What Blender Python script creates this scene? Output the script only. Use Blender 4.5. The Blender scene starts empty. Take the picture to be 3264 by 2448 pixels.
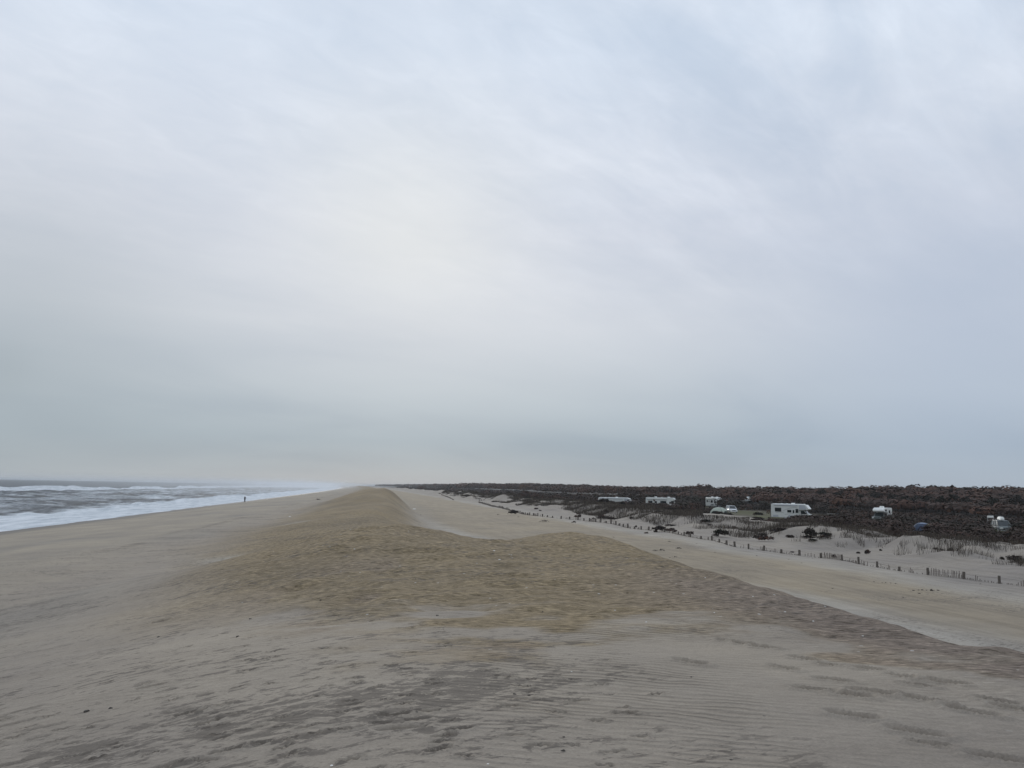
import bpy, bmesh, math, random
import numpy as np
from mathutils import Vector, Matrix

random.seed(7)
RNG = np.random.default_rng(11)
sc = bpy.context.scene
COL = sc.collection
PI = math.pi


def srgb(r, g, b):
    f = lambda c: (c / 255 / 12.92) if c / 255 <= 0.04045 else ((c / 255 + 0.055) / 1.055) ** 2.4
    return (f(r), f(g), f(b))


# ------------------------------------------------------------------ camera geometry
EYE = np.array([0.0, 0.0, 6.2])
FOC = 2822.0                       # focal length in photo pixels (3264 wide)
YAW, PITCH, ROLL = math.radians(8.7), math.radians(6.7), math.radians(1.04)
_f = np.array([math.sin(YAW) * math.cos(PITCH), math.cos(YAW) * math.cos(PITCH), math.sin(PITCH)])
_r0 = np.array([math.cos(YAW), -math.sin(YAW), 0.0])
_u0 = np.cross(_r0, _f)
_r = _r0 * math.cos(ROLL) + _u0 * math.sin(ROLL)
_u = -_r0 * math.sin(ROLL) + _u0 * math.cos(ROLL)


def ray(x, y):
    return _f + _r * (x - 1632) / FOC - _u * (y - 1224) / FOC


def on_level(x, y, z):
    """where the line of sight through a photo point meets the level z"""
    d = ray(x, y)
    return EYE + d * ((z - EYE[2]) / d[2])


def at_depth(x, dist):
    """ground point in the direction of photo column x, dist metres along the view axis"""
    d = ray(x, 1526 + 0.0181 * x)
    h = math.sin(YAW) * d[0] + math.cos(YAW) * d[1]
    return EYE[0] + d[0] * dist / h, EYE[1] + d[1] * dist / h


# ------------------------------------------------------------------ numpy noise
def _hash(ix, iy, seed):
    h = (ix * 374761393 + iy * 668265263 + seed * 1442695041) & 0xFFFFFFFF
    h = ((h ^ (h >> 13)) * 1274126177) & 0xFFFFFFFF
    h = ((h ^ (h >> 16)) * 2246822519) & 0xFFFFFFFF
    return ((h ^ (h >> 15)) & 0xFFFFFF) / float(0xFFFFFF)


def vnoise(x, y, seed=0):
    x = np.asarray(x, float); y = np.asarray(y, float)
    fx = np.floor(x); fy = np.floor(y)
    ix = fx.astype(np.int64); iy = fy.astype(np.int64)
    tx = x - fx; ty = y - fy
    tx = tx * tx * tx * (tx * (tx * 6 - 15) + 10); ty = ty * ty * ty * (ty * (ty * 6 - 15) + 10)
    a = _hash(ix, iy, seed); b = _hash(ix + 1, iy, seed)
    c = _hash(ix, iy + 1, seed); d = _hash(ix + 1, iy + 1, seed)
    return (a + (b - a) * tx) * (1 - ty) + (c + (d - c) * tx) * ty


def fbm(x, y, seed=0, octaves=4, gain=0.5):
    s = 0; a = 1; t = 0
    for k in range(octaves):
        s = s + a * (vnoise(x * 2 ** k + 17.3 * k, y * 2 ** k - 9.1 * k, seed + k) - 0.5)
        t += a; a *= gain
    return s / t * 2          # about -1..1


def sstep(a, b, x):
    t = np.clip((np.asarray(x, float) - a) / (b - a), 0, 1)
    return t * t * (3 - 2 * t)


# ------------------------------------------------------------------ terrain height
def smooth_table(pts, lo, hi, step, sigma):
    g = np.arange(lo, hi, step)
    p = np.array(pts, float)
    v = np.interp(g, p[:, 0], p[:, 1])
    n = int(4 * sigma / step)
    k = np.exp(-0.5 * (np.arange(-n, n + 1) * step / sigma) ** 2); k /= k.sum()
    v = np.convolve(np.pad(v, n, mode='edge'), k, mode='valid')
    return g, v


BASE = smooth_table([(-600, -8), (-120, -3.2), (-60, -1.2), (-43.5, 0.0), (-31, 1.12), (-19, 2.12), (-13, 2.45), (-6, 2.3),
                     (12, 1.98), (29, 2.0), (34, 2.12), (38, 2.75), (42, 3.35), (46, 2.7), (53, 1.5), (60, 1.1),
                     (110, 1.0), (135, 1.3), (220, 1.6), (600, 1.6)], -600, 620, 0.25, 1.4)
TOP = smooth_table([(-60, 4.3), (0, 4.5), (9, 4.5), (16, 4.42), (22, 4.45), (28, 4.66), (31, 4.62), (36, 3.55), (41, 3.3), (47, 4.15),
                    (54, 4.5), (60, 4.42), (66, 3.75), (78, 3.7), (90, 4.05), (110, 4.75), (130, 5.45), (150, 5.85), (163, 5.7),
                    (185, 4.6), (220, 4.2), (260, 4.55), (300, 4.3), (400, 4.4)], -60, 420, 0.5, 1.7)
REDGE = smooth_table([(-60, 7.2), (24, 7.3), (29, 7.6), (33, 5.0), (37, 1.2), (46, 0.2), (60, 0.2), (72, 0.2), (100, 1.0), (130, 2.0), (165, 2.2), (200, 2), (400, 2)],
                     -60, 420, 0.5, 1.2)


def coast(Y):
    """sideways drift of the whole shore in the distance"""
    y = np.maximum(np.asarray(Y, float) - 150, 0)
    return -42 * np.minimum((y / 2250) ** 2, 6.0)


def height(X, Y):
    X = np.asarray(X, float); Y = np.asarray(Y, float)
    u = X - coast(Y)
    z = np.interp(u, *BASE)
    far = sstep(200, 420, Y)
    top = np.interp(Y, *TOP) * (1 - far) + far * (4.5 + 0.7 * fbm(Y / 60, Y * 0 + 3.3, 5, 2))
    re = np.interp(Y, *REDGE) + 0.5 * fbm(Y / 7.0, Y * 0 + 0.5, 21, 2) * sstep(5, 12, Y)
    lf = -13.0 + 1.2 * fbm(Y / 14.0, Y * 0 + 7.7, 22, 2)
    P = sstep(lf, 1.2, u) * (1 - sstep(re - 0.6, re + 5.2, u))
    z = z * (1 - P) + top * P
    # saddle between the two humps of the nearest ridge, gentle humps across it
    z = z + (0.40 * np.exp(-((u - 0.2) / 2.3) ** 2 - ((Y - 28.0) / 3.2) ** 2) - 0.17 * np.exp(-((u - 4.0) / 1.5) ** 2 - ((Y - 30.5) / 3.5) ** 2) + 0.05 * np.exp(-((u - 7) / 1.8) ** 2 - ((Y - 29) / 3.0) ** 2)) * P
    z = z - 0.35 * np.exp(-((u + 1.0) / 5) ** 2 - ((Y - 38.5) / 3.5) ** 2)
    z = z + 0.22 * fbm(u / 7 + 3, Y / 9, 31, 3) * P * sstep(9, 18, Y)
    # back dune hummocks
    hb = sstep(31.5, 37, u) * (1 - sstep(52, 64, u))
    n = fbm(u / 8.0, Y / 10.0, 41, 4)
    z = z + hb * (1.25 * n + 0.55 * sstep(70, 95, Y) * (np.maximum(n, 0) * 2) * 0.6 + 0.55 * fbm(u / 2.8, Y / 3.2, 45, 3))
    z = z + hb * sstep(120, 150, Y) * (1 - sstep(260, 420, Y)) * 0.5 * np.maximum(fbm(u / 16, Y / 22, 47, 2), 0) * 2
    cap = 3.05 + 0.0065 * np.maximum(Y - 85, 0)
    zc = np.where(z > cap, cap + 0.25 * (z - cap), z)
    z = z + (zc - z) * hb * sstep(70, 84, Y)
    # campground and woods
    cg = sstep(55, 75, u)
    z = z + cg * 0.16 * fbm(u / 20, Y / 20, 51, 3)
    # lumps of wind-worked sand everywhere on the beach
    land = sstep(-36, -26, u)
    z = z + land * (0.032 * fbm(u / 1.9, Y / 1.5, 61, 3) + 0.10 * fbm(u / 12, Y / 12, 62, 2))
    # berm step with a line of wrack
    z = z + 0.10 * sstep(-15.6, -14.4, u + 1.2 * fbm(Y / 12, Y * 0, 71, 2)) * (1 - sstep(-13.5, -9, u))
    # rough, hoof-marked sand on the first ridge
    rough = sstep(-0.5, 2.5, Y - np.interp(u, [-5, -1, 1.6, 3.9, 5.9, 7.5], [17, 12.3, 10.6, 10.7, 9, 5.5])) * (1 - sstep(31, 34, Y)) * P * sstep(-7, -1.5, u)
    z = z + rough * (0.03 * fbm(u / 0.5, Y / 0.35, 81, 2) + 0.10 * fbm(u / 1.3, Y / 0.85, 85, 3))
    hump = sstep(44, 60, Y) * (1 - sstep(330, 420, Y))
    z = z + hump * P * (0.45 * fbm(u / 6.5, Y / 16, 87, 3))
    rough2 = sstep(3.0, 5.5, u - 0.25 * (Y - 8)) * sstep(5, 9, Y) * (1 - rough) * P
    z = z + rough2 * 0.02 * fbm(u / 0.4, Y / 0.25, 83, 2)
    return z


def zat(x, y):
    return float(height(np.array([x]), np.array([y]))[0])


# ------------------------------------------------------------------ helpers for objects
def tag(o, label=None, cat=None, group=None, kind=None):
    if label: o['label'] = label
    if cat: o['category'] = cat
    if group: o['group'] = group
    if kind: o['kind'] = kind
    return o


def empty(name, loc, rz=0.0, label=None, cat=None, group=None):
    o = bpy.data.objects.new(name, None)
    o.empty_display_size = 0.3
    o.location = loc; o.rotation_euler = (0, 0, rz)
    COL.objects.link(o)
    return tag(o, label, cat, group)


def link_mesh(name, me, mat=None, parent=None):
    o = bpy.data.objects.new(name, me)
    if mat is not None and len(me.materials) == 0: me.materials.append(mat)
    COL.objects.link(o)
    if parent is not None: o.parent = parent
    return o


def np_mesh(name, verts, faces, smooth=False, colors=None, attr='tint', face_len=4):
    """verts (N,3), faces (M,k) arrays -> mesh; colors per vertex (N,3)"""
    me = bpy.data.meshes.new(name)
    verts = np.ascontiguousarray(verts, dtype=np.float32)
    faces = np.ascontiguousarray(faces, dtype=np.int32)
    nv, nf, k = len(verts), len(faces), faces.shape[1]
    me.vertices.add(nv); me.vertices.foreach_set('co', verts.ravel())
    me.loops.add(nf * k); me.loops.foreach_set('vertex_index', faces.ravel())
    me.polygons.add(nf)
    me.polygons.foreach_set('loop_start', np.arange(0, nf * k, k, dtype=np.int32))
    me.polygons.foreach_set('loop_total', np.full(nf, k, dtype=np.int32))
    me.polygons.foreach_set('use_smooth', np.full(nf, smooth, dtype=bool))
    if colors is not None:
        for nm, c in (colors.items() if isinstance(colors, dict) else [(attr, colors)]):
            a = me.color_attributes.new(nm, 'FLOAT_COLOR', 'POINT')
            c4 = np.ones((nv, 4), np.float32); c4[:, :c.shape[1]] = c
            a.data.foreach_set('color', c4.ravel())
    me.update(); me.validate()
    return me


def copy_tree(o, parent=None):
    c = o.copy(); COL.objects.link(c)
    if parent is not None: c.parent = parent
    for ch in list(o.children): copy_tree(ch, c)
    return c


class MB:
    """collects simple solids; build() links them as one mesh object"""
    def __init__(s): s.v = []; s.f = []

    def add(s, vs, fs):
        b = len(s.v); s.v += [tuple(p) for p in vs]; s.f += [tuple(b + i for i in f) for f in fs]; return s

    def box(s, x0, x1, y0, y1, z0, z1, tx=0.0, ty=0.0):
        vs = [(x0, y0, z0), (x1, y0, z0), (x1, y1, z0), (x0, y1, z0),
              (x0 + tx, y0 + ty, z1), (x1 - tx, y0 + ty, z1), (x1 - tx, y1 - ty, z1), (x0 + tx, y1 - ty, z1)]
        return s.add(vs, [(3, 2, 1, 0), (4, 5, 6, 7), (0, 1, 5, 4), (1, 2, 6, 5), (2, 3, 7, 6), (3, 0, 4, 7)])

    def prism(s, prof, y0, y1, inset=None):
        """prof: list of (x,z); extruded from y0 to y1; inset(x,z)->dy narrows it"""
        n = len(prof); g = inset or (lambda x, z: 0.0)
        vs = [(x, y0 + g(x, z), z) for x, z in prof] + [(x, y1 - g(x, z), z) for x, z in prof]
        fs = [tuple(range(n)), tuple(range(2 * n - 1, n - 1, -1))] + [(i + n, (i + 1) % n + n, (i + 1) % n, i) for i in range(n)]
        return s.add(vs, fs)

    def cyl(s, c, ax, r, h, n=16, r2=None):
        c = Vector(c); ax = Vector(ax).normalized(); r2 = r if r2 is None else r2
        a = ax.orthogonal().normalized(); b = ax.cross(a)
        vs = []
        for k, (o, rr) in enumerate(((-h / 2, r), (h / 2, r2))):
            for i in range(n):
                t = 2 * PI * i / n
                vs.append(c + ax * o + (a * math.cos(t) + b * math.sin(t)) * rr)
        fs = [tuple(range(n - 1, -1, -1)), tuple(range(n, 2 * n))] + [(i, (i + 1) % n, (i + 1) % n + n, i + n) for i in range(n)]
        return s.add(vs, fs)

    def tube(s, p, q, r, r2=None, n=7):
        p = Vector(p); q = Vector(q)
        return s.cyl((p + q) / 2, q - p, r, (q - p).length, n, r2)

    def quad(s, a, b, c, d): return s.add([a, b, c, d], [(0, 1, 2, 3)])

    def build(s, name, mat, parent=None, bevel=0.0, seg=2, smooth=False):
        me = bpy.data.meshes.new(name)
        me.from_pydata(s.v, [], s.f)
        bm = bmesh.new(); bm.from_mesh(me)
        bmesh.ops.recalc_face_normals(bm, faces=bm.faces)
        if bevel:
            bmesh.ops.bevel(bm, geom=[e for e in bm.edges if len(e.link_faces) == 2 and e.calc_face_angle(0) > 0.5], offset=bevel,
                            segments=seg, affect='EDGES', clamp_overlap=True)
        if smooth:
            for f in bm.faces: f.smooth = True
        bm.to_mesh(me); bm.free(); me.update()
        return link_mesh(name, me, mat, parent)


# ------------------------------------------------------------------ materials
def new_mat(name):
    m = bpy.data.materials.new(name); m.use_nodes = True
    nt = m.node_tree; b = nt.nodes['Principled BSDF']
    b.inputs['Specular IOR Level'].default_value = 0.3
    return m, nt, b


def N(nt, t, **kw):
    n = nt.nodes.new(t)
    for k, v in kw.items():
        if k.startswith('i_'):
            key = k[2:]
            key = int(key) if key.isdigit() else key.replace('_', ' ')
            n.inputs[key].default_value = v
        else: setattr(n, k, v)
    return n


def math_n(nt, op, a, b=None, clamp=False):
    n = nt.nodes.new('ShaderNodeMath'); n.operation = op; n.use_clamp = clamp
    for i, v in enumerate((a, b)):
        if v is None: continue
        if hasattr(v, 'links'): nt.links.new(v, n.inputs[i])
        else: n.inputs[i].default_value = v
    return n.outputs[0]


def ramp(nt, fac, stops, interp='LINEAR'):
    n = nt.nodes.new('ShaderNodeValToRGB'); n.color_ramp.interpolation = interp
    cr = n.color_ramp
    while len(cr.elements) < len(stops): cr.elements.new(0.5)
    for e, (p, c) in zip(cr.elements, stops):
        e.position = p; e.color = (c, c, c, 1) if not isinstance(c, (tuple, list)) else tuple(c[:3]) + (1,)
    nt.links.new(fac, n.inputs[0])
    return n.outputs[0]


def mixc(nt, fac, a, b, mode='MIX'):
    n = nt.nodes.new('ShaderNodeMix'); n.data_type = 'RGBA'; n.blend_type = mode
    for sock, v in ((n.inputs[0], fac), (n.inputs[6], a), (n.inputs[7], b)):
        if hasattr(v, 'links'): nt.links.new(v, sock)
        elif isinstance(v, (tuple, list)): sock.default_value = tuple(v[:3]) + (1,)
        else: sock.default_value = v
    return n.outputs[2]


def noise_n(nt, vec, scale, detail=3, rough=0.5, dist=0.0):
    n = N(nt, 'ShaderNodeTexNoise', i_Scale=scale, i_Detail=detail, i_Roughness=rough, i_Distortion=dist)
    nt.links.new(vec, n.inputs['Vector'])
    return n.outputs['Fac']


def mapped(nt, vec, scale=(1, 1, 1), rot=(0, 0, 0)):
    n = nt.nodes.new('ShaderNodeMapping')
    n.inputs['Scale'].default_value = scale; n.inputs['Rotation'].default_value = rot
    nt.links.new(vec, n.inputs['Vector'])
    return n.outputs[0]


def turned(nt, vec, ang, scale=(1, 1, 1)):
    return mapped(nt, mapped(nt, vec, (1, 1, 1), (0, 0, ang)), scale)


def plain(name, col, rough=0.5, var=0.12, scale=6.0, metallic=0.0, spec=0.4, bump=0.0):
    m, nt, b = new_mat(name)
    tc = nt.nodes.new('ShaderNodeTexCoord')
    f = noise_n(nt, tc.outputs['Object'], scale, 4, 0.6)
    c = mixc(nt, f, tuple(x * (1 - var) for x in col), tuple(min(1, x * (1 + var)) for x in col))
    nt.links.new(c, b.inputs['Base Color'])
    b.inputs['Roughness'].default_value = rough; b.inputs['Metallic'].default_value = metallic
    b.inputs['Specular IOR Level'].default_value = spec
    if bump:
        bn = N(nt, 'ShaderNodeBump', i_Strength=bump, i_Distance=0.02)
        nt.links.new(f, bn.inputs['Height']); nt.links.new(bn.outputs[0], b.inputs['Normal'])
    return m


M = {}
M['rv_white'] = plain('rv_fibreglass', (0.62, 0.63, 0.60), 0.35, 0.07, 1.5)
M['rv_grey'] = plain('rv_grey_panel', (0.42, 0.44, 0.47), 0.4, 0.07, 1.5)
M['rv_cap'] = plain('rv_front_cap', (0.82, 0.82, 0.78), 0.3, 0.05, 1.5)
M['rv_navy'] = plain('rv_dark_panel', (0.035, 0.045, 0.07), 0.35, 0.1, 2)
M['glass'] = plain('dark_glass', (0.018, 0.023, 0.025), 0.08, 0.2, 3, spec=0.6)
M['stripe'] = plain('stripe_paint', (0.16, 0.17, 0.18), 0.4, 0.1)
M['rubber'] = plain('tyre_rubber', (0.02, 0.02, 0.02), 0.8, 0.2)
M['alloy'] = plain('wheel_alloy', (0.45, 0.45, 0.46), 0.35, 0.1, metallic=0.7)
M['lamp'] = plain('lamp_lens', (0.75, 0.75, 0.72), 0.15, 0.05)
M['amber'] = plain('amber_lens', (0.45, 0.16, 0.03), 0.2, 0.05)
M['trim'] = plain('dark_trim', (0.04, 0.04, 0.042), 0.6, 0.15)
M['car_white'] = plain('car_paint_white', (0.78, 0.79, 0.80), 0.25, 0.03)
M['car_grey'] = plain('car_paint_grey', (0.12, 0.135, 0.13), 0.25, 0.05)
M['car_roof'] = plain('car_roof_grey', (0.32, 0.34, 0.34), 0.3, 0.05)
M['tent_fly'] = plain('tent_fly_fabric', (0.40, 0.43, 0.36), 0.8, 0.12, 3, bump=0.2)
M['tent_dark'] = plain('tent_mesh_fabric', (0.035, 0.042, 0.035), 0.9, 0.2, 3)
M['tent_hem'] = plain('tent_hem_fabric', (0.12, 0.12, 0.03), 0.8, 0.15, 3)
M['tent_blue'] = plain('blue_tent_fabric', (0.045, 0.065, 0.11), 0.7, 0.15, 3, bump=0.2)
M['tent_highlight'] = plain('blue_tent_highlight', (0.30, 0.36, 0.46), 0.7, 0.1, 3)  # lighter blue that paints the highlight on the tent top
M['tent_green'] = plain('green_tent_fabric', (0.22, 0.32, 0.13), 0.7, 0.12, 3)
M['pole'] = plain('tent_pole', (0.12, 0.12, 0.12), 0.4, 0.1)
M['wood'] = plain('weathered_wood', (0.11, 0.095, 0.08), 0.9, 0.35, 9, bump=0.4)
M['picket'] = plain('weathered_picket', (0.17, 0.145, 0.125), 0.9, 0.35, 9, bump=0.3)
M['wire'] = plain('rusty_wire', (0.10, 0.08, 0.07), 0.7, 0.2)
M['table'] = plain('picnic_table_wood', (0.33, 0.31, 0.28), 0.85, 0.2, 5, bump=0.3)
M['weed'] = plain('dried_seaweed', (0.035, 0.030, 0.024), 0.9, 0.4, 14, bump=0.6)
M['drift'] = plain('driftwood', (0.07, 0.06, 0.05), 0.9, 0.3, 10, bump=0.5)
M['stone'] = plain('dark_stone', (0.03, 0.028, 0.026), 0.7, 0.3, 12, bump=0.3)
M['shell'] = plain('bleached_shell', (0.72, 0.70, 0.66), 0.5, 0.1, 20)
M['bark'] = plain('grey_bark', (0.06, 0.05, 0.042), 0.95, 0.3, 6, bump=0.5)
M['coat'] = plain('dark_coat_cloth', (0.012, 0.010, 0.016), 0.9, 0.25, 12)
M['trouser'] = plain('dark_trouser_cloth', (0.014, 0.014, 0.015), 0.9, 0.25, 12)
M['boot'] = plain('dark_boot_leather', (0.015, 0.016, 0.012), 0.7, 0.25, 12)
M['skin'] = plain('skin', (0.38, 0.24, 0.18), 0.6, 0.1, 12)
M['hat'] = plain('knit_hat', (0.006, 0.010, 0.012), 0.95, 0.25, 30)


def leaf_material(name, trans=0.0):
    m, nt, b = new_mat(name)
    a = N(nt, 'ShaderNodeVertexColor', layer_name='tint')
    tc = nt.nodes.new('ShaderNodeTexCoord')
    f = noise_n(nt, tc.outputs['Object'], 0.5, 3, 0.55)
    c = mixc(nt, 1.0, a.outputs[0], ramp(nt, f, [(0.3, 0.75), (0.7, 1.22)]), 'MULTIPLY')
    nt.links.new(c, b.inputs['Base Color'])
    b.inputs['Roughness'].default_value = 0.85; b.inputs['Specular IOR Level'].default_value = 0.1
    return m


M['leaf'] = leaf_material('foliage')
M['grass'] = leaf_material('dune_grass')

# ------------------------------------------------------------------ terrain mesh
def grow(start, end, step, ratio):
    out = [start]; s = step; sgn = 1 if end > start else -1
    while (out[-1] - end) * sgn < 0:
        out.append(out[-1] + s * sgn); s *= ratio
    return out[1:]


def axis(parts): return np.array(sorted(set(np.round(np.concatenate([np.atleast_1d(p) for p in parts]), 4))))


xs_mid = np.concatenate([np.arange(-5, 2.5, 0.02), np.arange(2.5, 7.001, 0.03)])
x_r1 = grow(7, 60, 0.03, 1.0215); x_r2 = grow(x_r1[-1], 16000, x_r1[-1] - x_r1[-2], 1.07)
x_l1 = grow(-5, -48, 0.02, 1.028); x_l2 = grow(x_l1[-1], -420, 1.5, 1.15)
XS = axis([xs_mid, x_r1, x_r2, x_l1, x_l2])
ys_mid = np.concatenate([np.arange(4.4, 10.2, 0.02), np.arange(10.2, 11.001, 0.03)])
y_f1 = grow(11, 170, 0.03, 1.0155); y_f2 = grow(y_f1[-1], 20000, y_f1[-1] - y_f1[-2], 1.045)
y_b = grow(4.4, -2500, 0.03, 1.13)
YS = axis([ys_mid, y_f1, y_f2, y_b])
GX, GY = np.meshgrid(XS, YS)
GZ = height(GX, GY)


PIT_SHADE = np.zeros(GX.shape, np.float32)  # shade inside the prints, to be painted into the sand colour


def dent(x, y, ang, L, W, depth, rim=0.35, heel=True, shade_amt=1.0):
    """press one footprint into the sand"""
    R = max(L, W) * 1.6
    i0, i1 = np.searchsorted(XS, [x - R, x + R]); j0, j1 = np.searchsorted(YS, [y - R, y + R])
    if i1 <= i0 or j1 <= j0: return
    px = GX[j0:j1, i0:i1] - x; py = GY[j0:j1, i0:i1] - y
    c, s = math.cos(ang), math.sin(ang)
    a = (px * c + py * s) / (L / 2); b = (-px * s + py * c) / (W / 2)
    w = 1.0 - 0.25 * np.cos(a * 2.6) * (1 if heel else 0)
    r2 = a * a + (b / w) ** 2
    core = np.exp(-(r2 * (1 + (0.35 if shade_amt >= 1 else 0.10) * np.sin(9 * a + 7 * b + x * 40) * np.sin(8 * b + y * 30))) ** 2.6)
    PIT_SHADE[j0:j1, i0:i1] = np.maximum(PIT_SHADE[j0:j1, i0:i1], core * shade_amt * min(1, depth / 0.035))  # deeper prints get more painted shade
    GZ[j0:j1, i0:i1] += -depth * core + depth * rim * np.exp(-((np.sqrt(r2) - 1.45) / 0.32) ** 2)


fr = random.Random(5)


_placed = []


def place_dent(px, py, zg, Lpx_m, ang, depth=0.05, shade_amt=1.0):
    p = on_level(px, py, zg)
    for _ in range(3): p = on_level(px, py, zat(p[0], p[1]))
    if any(abs(p[0] - a) < 0.19 and abs(p[1] - b) < 0.14 for a, b in _placed): return
    _placed.append((p[0], p[1]))
    dent(p[0], p[1], ang, Lpx_m, Lpx_m * fr.uniform(0.30, 0.44), depth, shade_amt=shade_amt)


# clear footprints on the smooth patch, right of centre
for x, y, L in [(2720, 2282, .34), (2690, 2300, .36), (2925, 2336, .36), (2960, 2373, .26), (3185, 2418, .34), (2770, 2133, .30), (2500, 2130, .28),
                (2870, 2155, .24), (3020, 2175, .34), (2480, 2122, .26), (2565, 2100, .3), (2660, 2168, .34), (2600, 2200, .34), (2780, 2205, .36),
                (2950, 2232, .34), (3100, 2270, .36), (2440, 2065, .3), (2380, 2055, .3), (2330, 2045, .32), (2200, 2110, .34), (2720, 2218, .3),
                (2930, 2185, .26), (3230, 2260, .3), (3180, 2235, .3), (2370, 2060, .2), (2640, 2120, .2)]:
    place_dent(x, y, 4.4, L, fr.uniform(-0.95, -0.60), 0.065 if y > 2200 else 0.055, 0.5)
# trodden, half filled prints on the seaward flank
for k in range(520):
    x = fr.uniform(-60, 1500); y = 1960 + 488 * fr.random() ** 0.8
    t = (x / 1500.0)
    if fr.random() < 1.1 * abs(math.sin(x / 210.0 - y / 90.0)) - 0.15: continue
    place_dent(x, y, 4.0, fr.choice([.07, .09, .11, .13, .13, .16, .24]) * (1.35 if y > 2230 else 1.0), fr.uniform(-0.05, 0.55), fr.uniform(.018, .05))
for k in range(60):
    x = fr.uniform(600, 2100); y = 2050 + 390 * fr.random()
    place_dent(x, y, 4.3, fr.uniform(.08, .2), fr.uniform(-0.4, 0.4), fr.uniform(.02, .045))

GU = GX - coast(GY)
c_grey = np.array(srgb(153, 142, 129)); c_dune = np.array(srgb(137, 121, 96)); c_pale = np.array(srgb(164, 156, 145))
c_tan = np.array(srgb(151, 138, 119)); c_beach = np.array(srgb(157, 146, 131)); c_wet = np.array(srgb(112, 104, 94))
c_back = np.array(srgb(149, 140, 130)); c_camp = np.array(srgb(84, 80, 62)); c_grass = np.array(srgb(88, 88, 60)); c_duff = np.array(srgb(52, 45, 40))


def lerp(a, b, m): return a + (b - a) * m[..., None]


n1 = fbm(GU / 9, GY / 16, 91, 4); n2 = fbm(GU / 3.5, GY / 7, 95, 3)
base = np.broadcast_to(c_beach, GX.shape + (3,)).copy()
base = lerp(base, c_grey, sstep(-16, -9, GU + 3 * n1))
dleft = np.interp(GY, [10, 13, 21, 40, 60], [0.5, -1.5, -4.2, -7.0, -8.5])
dright = np.interp(GY, [0, 30, 36, 60, 110, 160, 300], [11, 11, 5.5, 5.0, 5.5, 7.5, 7])
dsoft = np.interp(GY, [0, 30, 40, 150], [1.2, 1.4, 2.6, 4.5])
lsoft = np.interp(GY, [0, 20, 40, 120], [1.6, 2.0, 3.0, 4.5])
dune_m = sstep(-lsoft, lsoft, GU - dleft + 1.3 * n2 + 0.8 * n1) * (1 - sstep(-dsoft, dsoft, GU - dright + 0.5 * n2)) * sstep(-0.9, 1.3, GY - np.interp(GU, [-5, -1, 1.6, 3.9, 5.9, 7.5], [17, 12.3, 10.6, 10.7, 9, 5.5]) + 2.4 * n2 + 3.4 * fbm(GU / 1.3, GY / 1.0, 99, 4))
greyish = sstep(-0.15, 0.25, n2 + 0.8 * fbm(GU / 1.2, GY / 1.6, 165, 3)) * np.exp(-((GU - 1.2) / 3.2) ** 2 - ((GY - 15) / 5.5) ** 2)
brown_edge = sstep(3.0, 6.5, GU) * (1 - sstep(12, 22, GY))
base = lerp(base, c_dune, dune_m)
base = lerp(base, np.array(srgb(136, 122, 111)), np.clip(dune_m * (greyish + 0.8 * brown_edge), 0, 1))
sw = sstep(-dsoft, dsoft, GU - dright + 0.6 * n2)
base = lerp(base, c_pale, sw)
base = lerp(base, c_tan, sw * sstep(-1.8, 1.8, GU - np.interp(GY, [20, 35, 55, 80, 120], [19.5, 18.0, 13.5, 9.0, 6.0]) + 1.0 * n1 + 0.8 * n2) * (1 - sstep(23, 27, GU + 2.5 * n1)))
base = lerp(base, c_back, sstep(25, 30, GU + 2 * n1))
# pale wind-blown tongues in the hollows of the ridge
hol = np.exp(-((GY - 40 + 0.5 * (GU + 4)) / 1.5) ** 2) * sstep(-9, -6, GU) * (1 - sstep(-2.5, 0, GU)) + \
      np.exp(-((GY - 72 + 0.6 * (GU + 3)) / 3.2) ** 2) * sstep(-8, -5, GU) * (1 - sstep(-2, 0.5, GU))
base = lerp(base, c_pale, np.clip(hol, 0, 1) * 0.9)
camp = sstep(45.5, 49.5, GU + 2 * n1 - 3 * (1 - sstep(60, 80, GY)))
base = lerp(base, c_camp, camp)
base = lerp(base, c_grass, camp * sstep(0.0, 0.3, n1 + 0.1) * (1 - sstep(100, 115, GU)))
base = lerp(base, c_duff, np.maximum(sstep(104, 118, GU + 6 * n1), camp * (1 - sstep(62, 70, GU + 5 * n2))))
wet = (1 - sstep(-38.5, -34.5, GU + 1.6 * fbm(GY / 18, GY * 0 + 1, 97, 2)))
base = lerp(base, c_wet, wet)
wr = np.exp(-((GU + 14.3 + 0.9 * fbm(GY / 11, GY * 0 + 4, 141, 3)) / 0.55) ** 2) * sstep(-0.25, 0.25, fbm(GY / 9, GY * 0 + 1, 143, 3)) * sstep(8, 20, GY)
wr = np.maximum(wr, 0.6 * np.exp(-((GU + 9.5 + 1.5 * fbm(GY / 13, GY * 0 + 4, 145, 3)) / 0.4) ** 2) * sstep(0.05, 0.4, fbm(GY / 7, GY * 0 + 1, 147, 3)) * sstep(20, 30, GY))
wr = wr * (0.55 + 0.45 * fbm(GU / 0.4, GY / 1.1, 149, 2))
base = lerp(base, np.array(srgb(104, 96, 86)), np.clip(wr, 0, 1) * 0.35)
cusp = np.exp(-((GX + 34) / 8) ** 2 - ((GY - 243) / 3.0) ** 2) + np.exp(-((GX + 37) / 9) ** 2 - ((GY - 520) / 8.0) ** 2) + 0.7 * np.exp(-((GX + 30) / 6) ** 2 - ((GY - 160) / 1.5) ** 2)
base = lerp(base, np.array(srgb(106, 98, 88)), np.clip(cusp, 0, 1) * 0.8)
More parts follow.
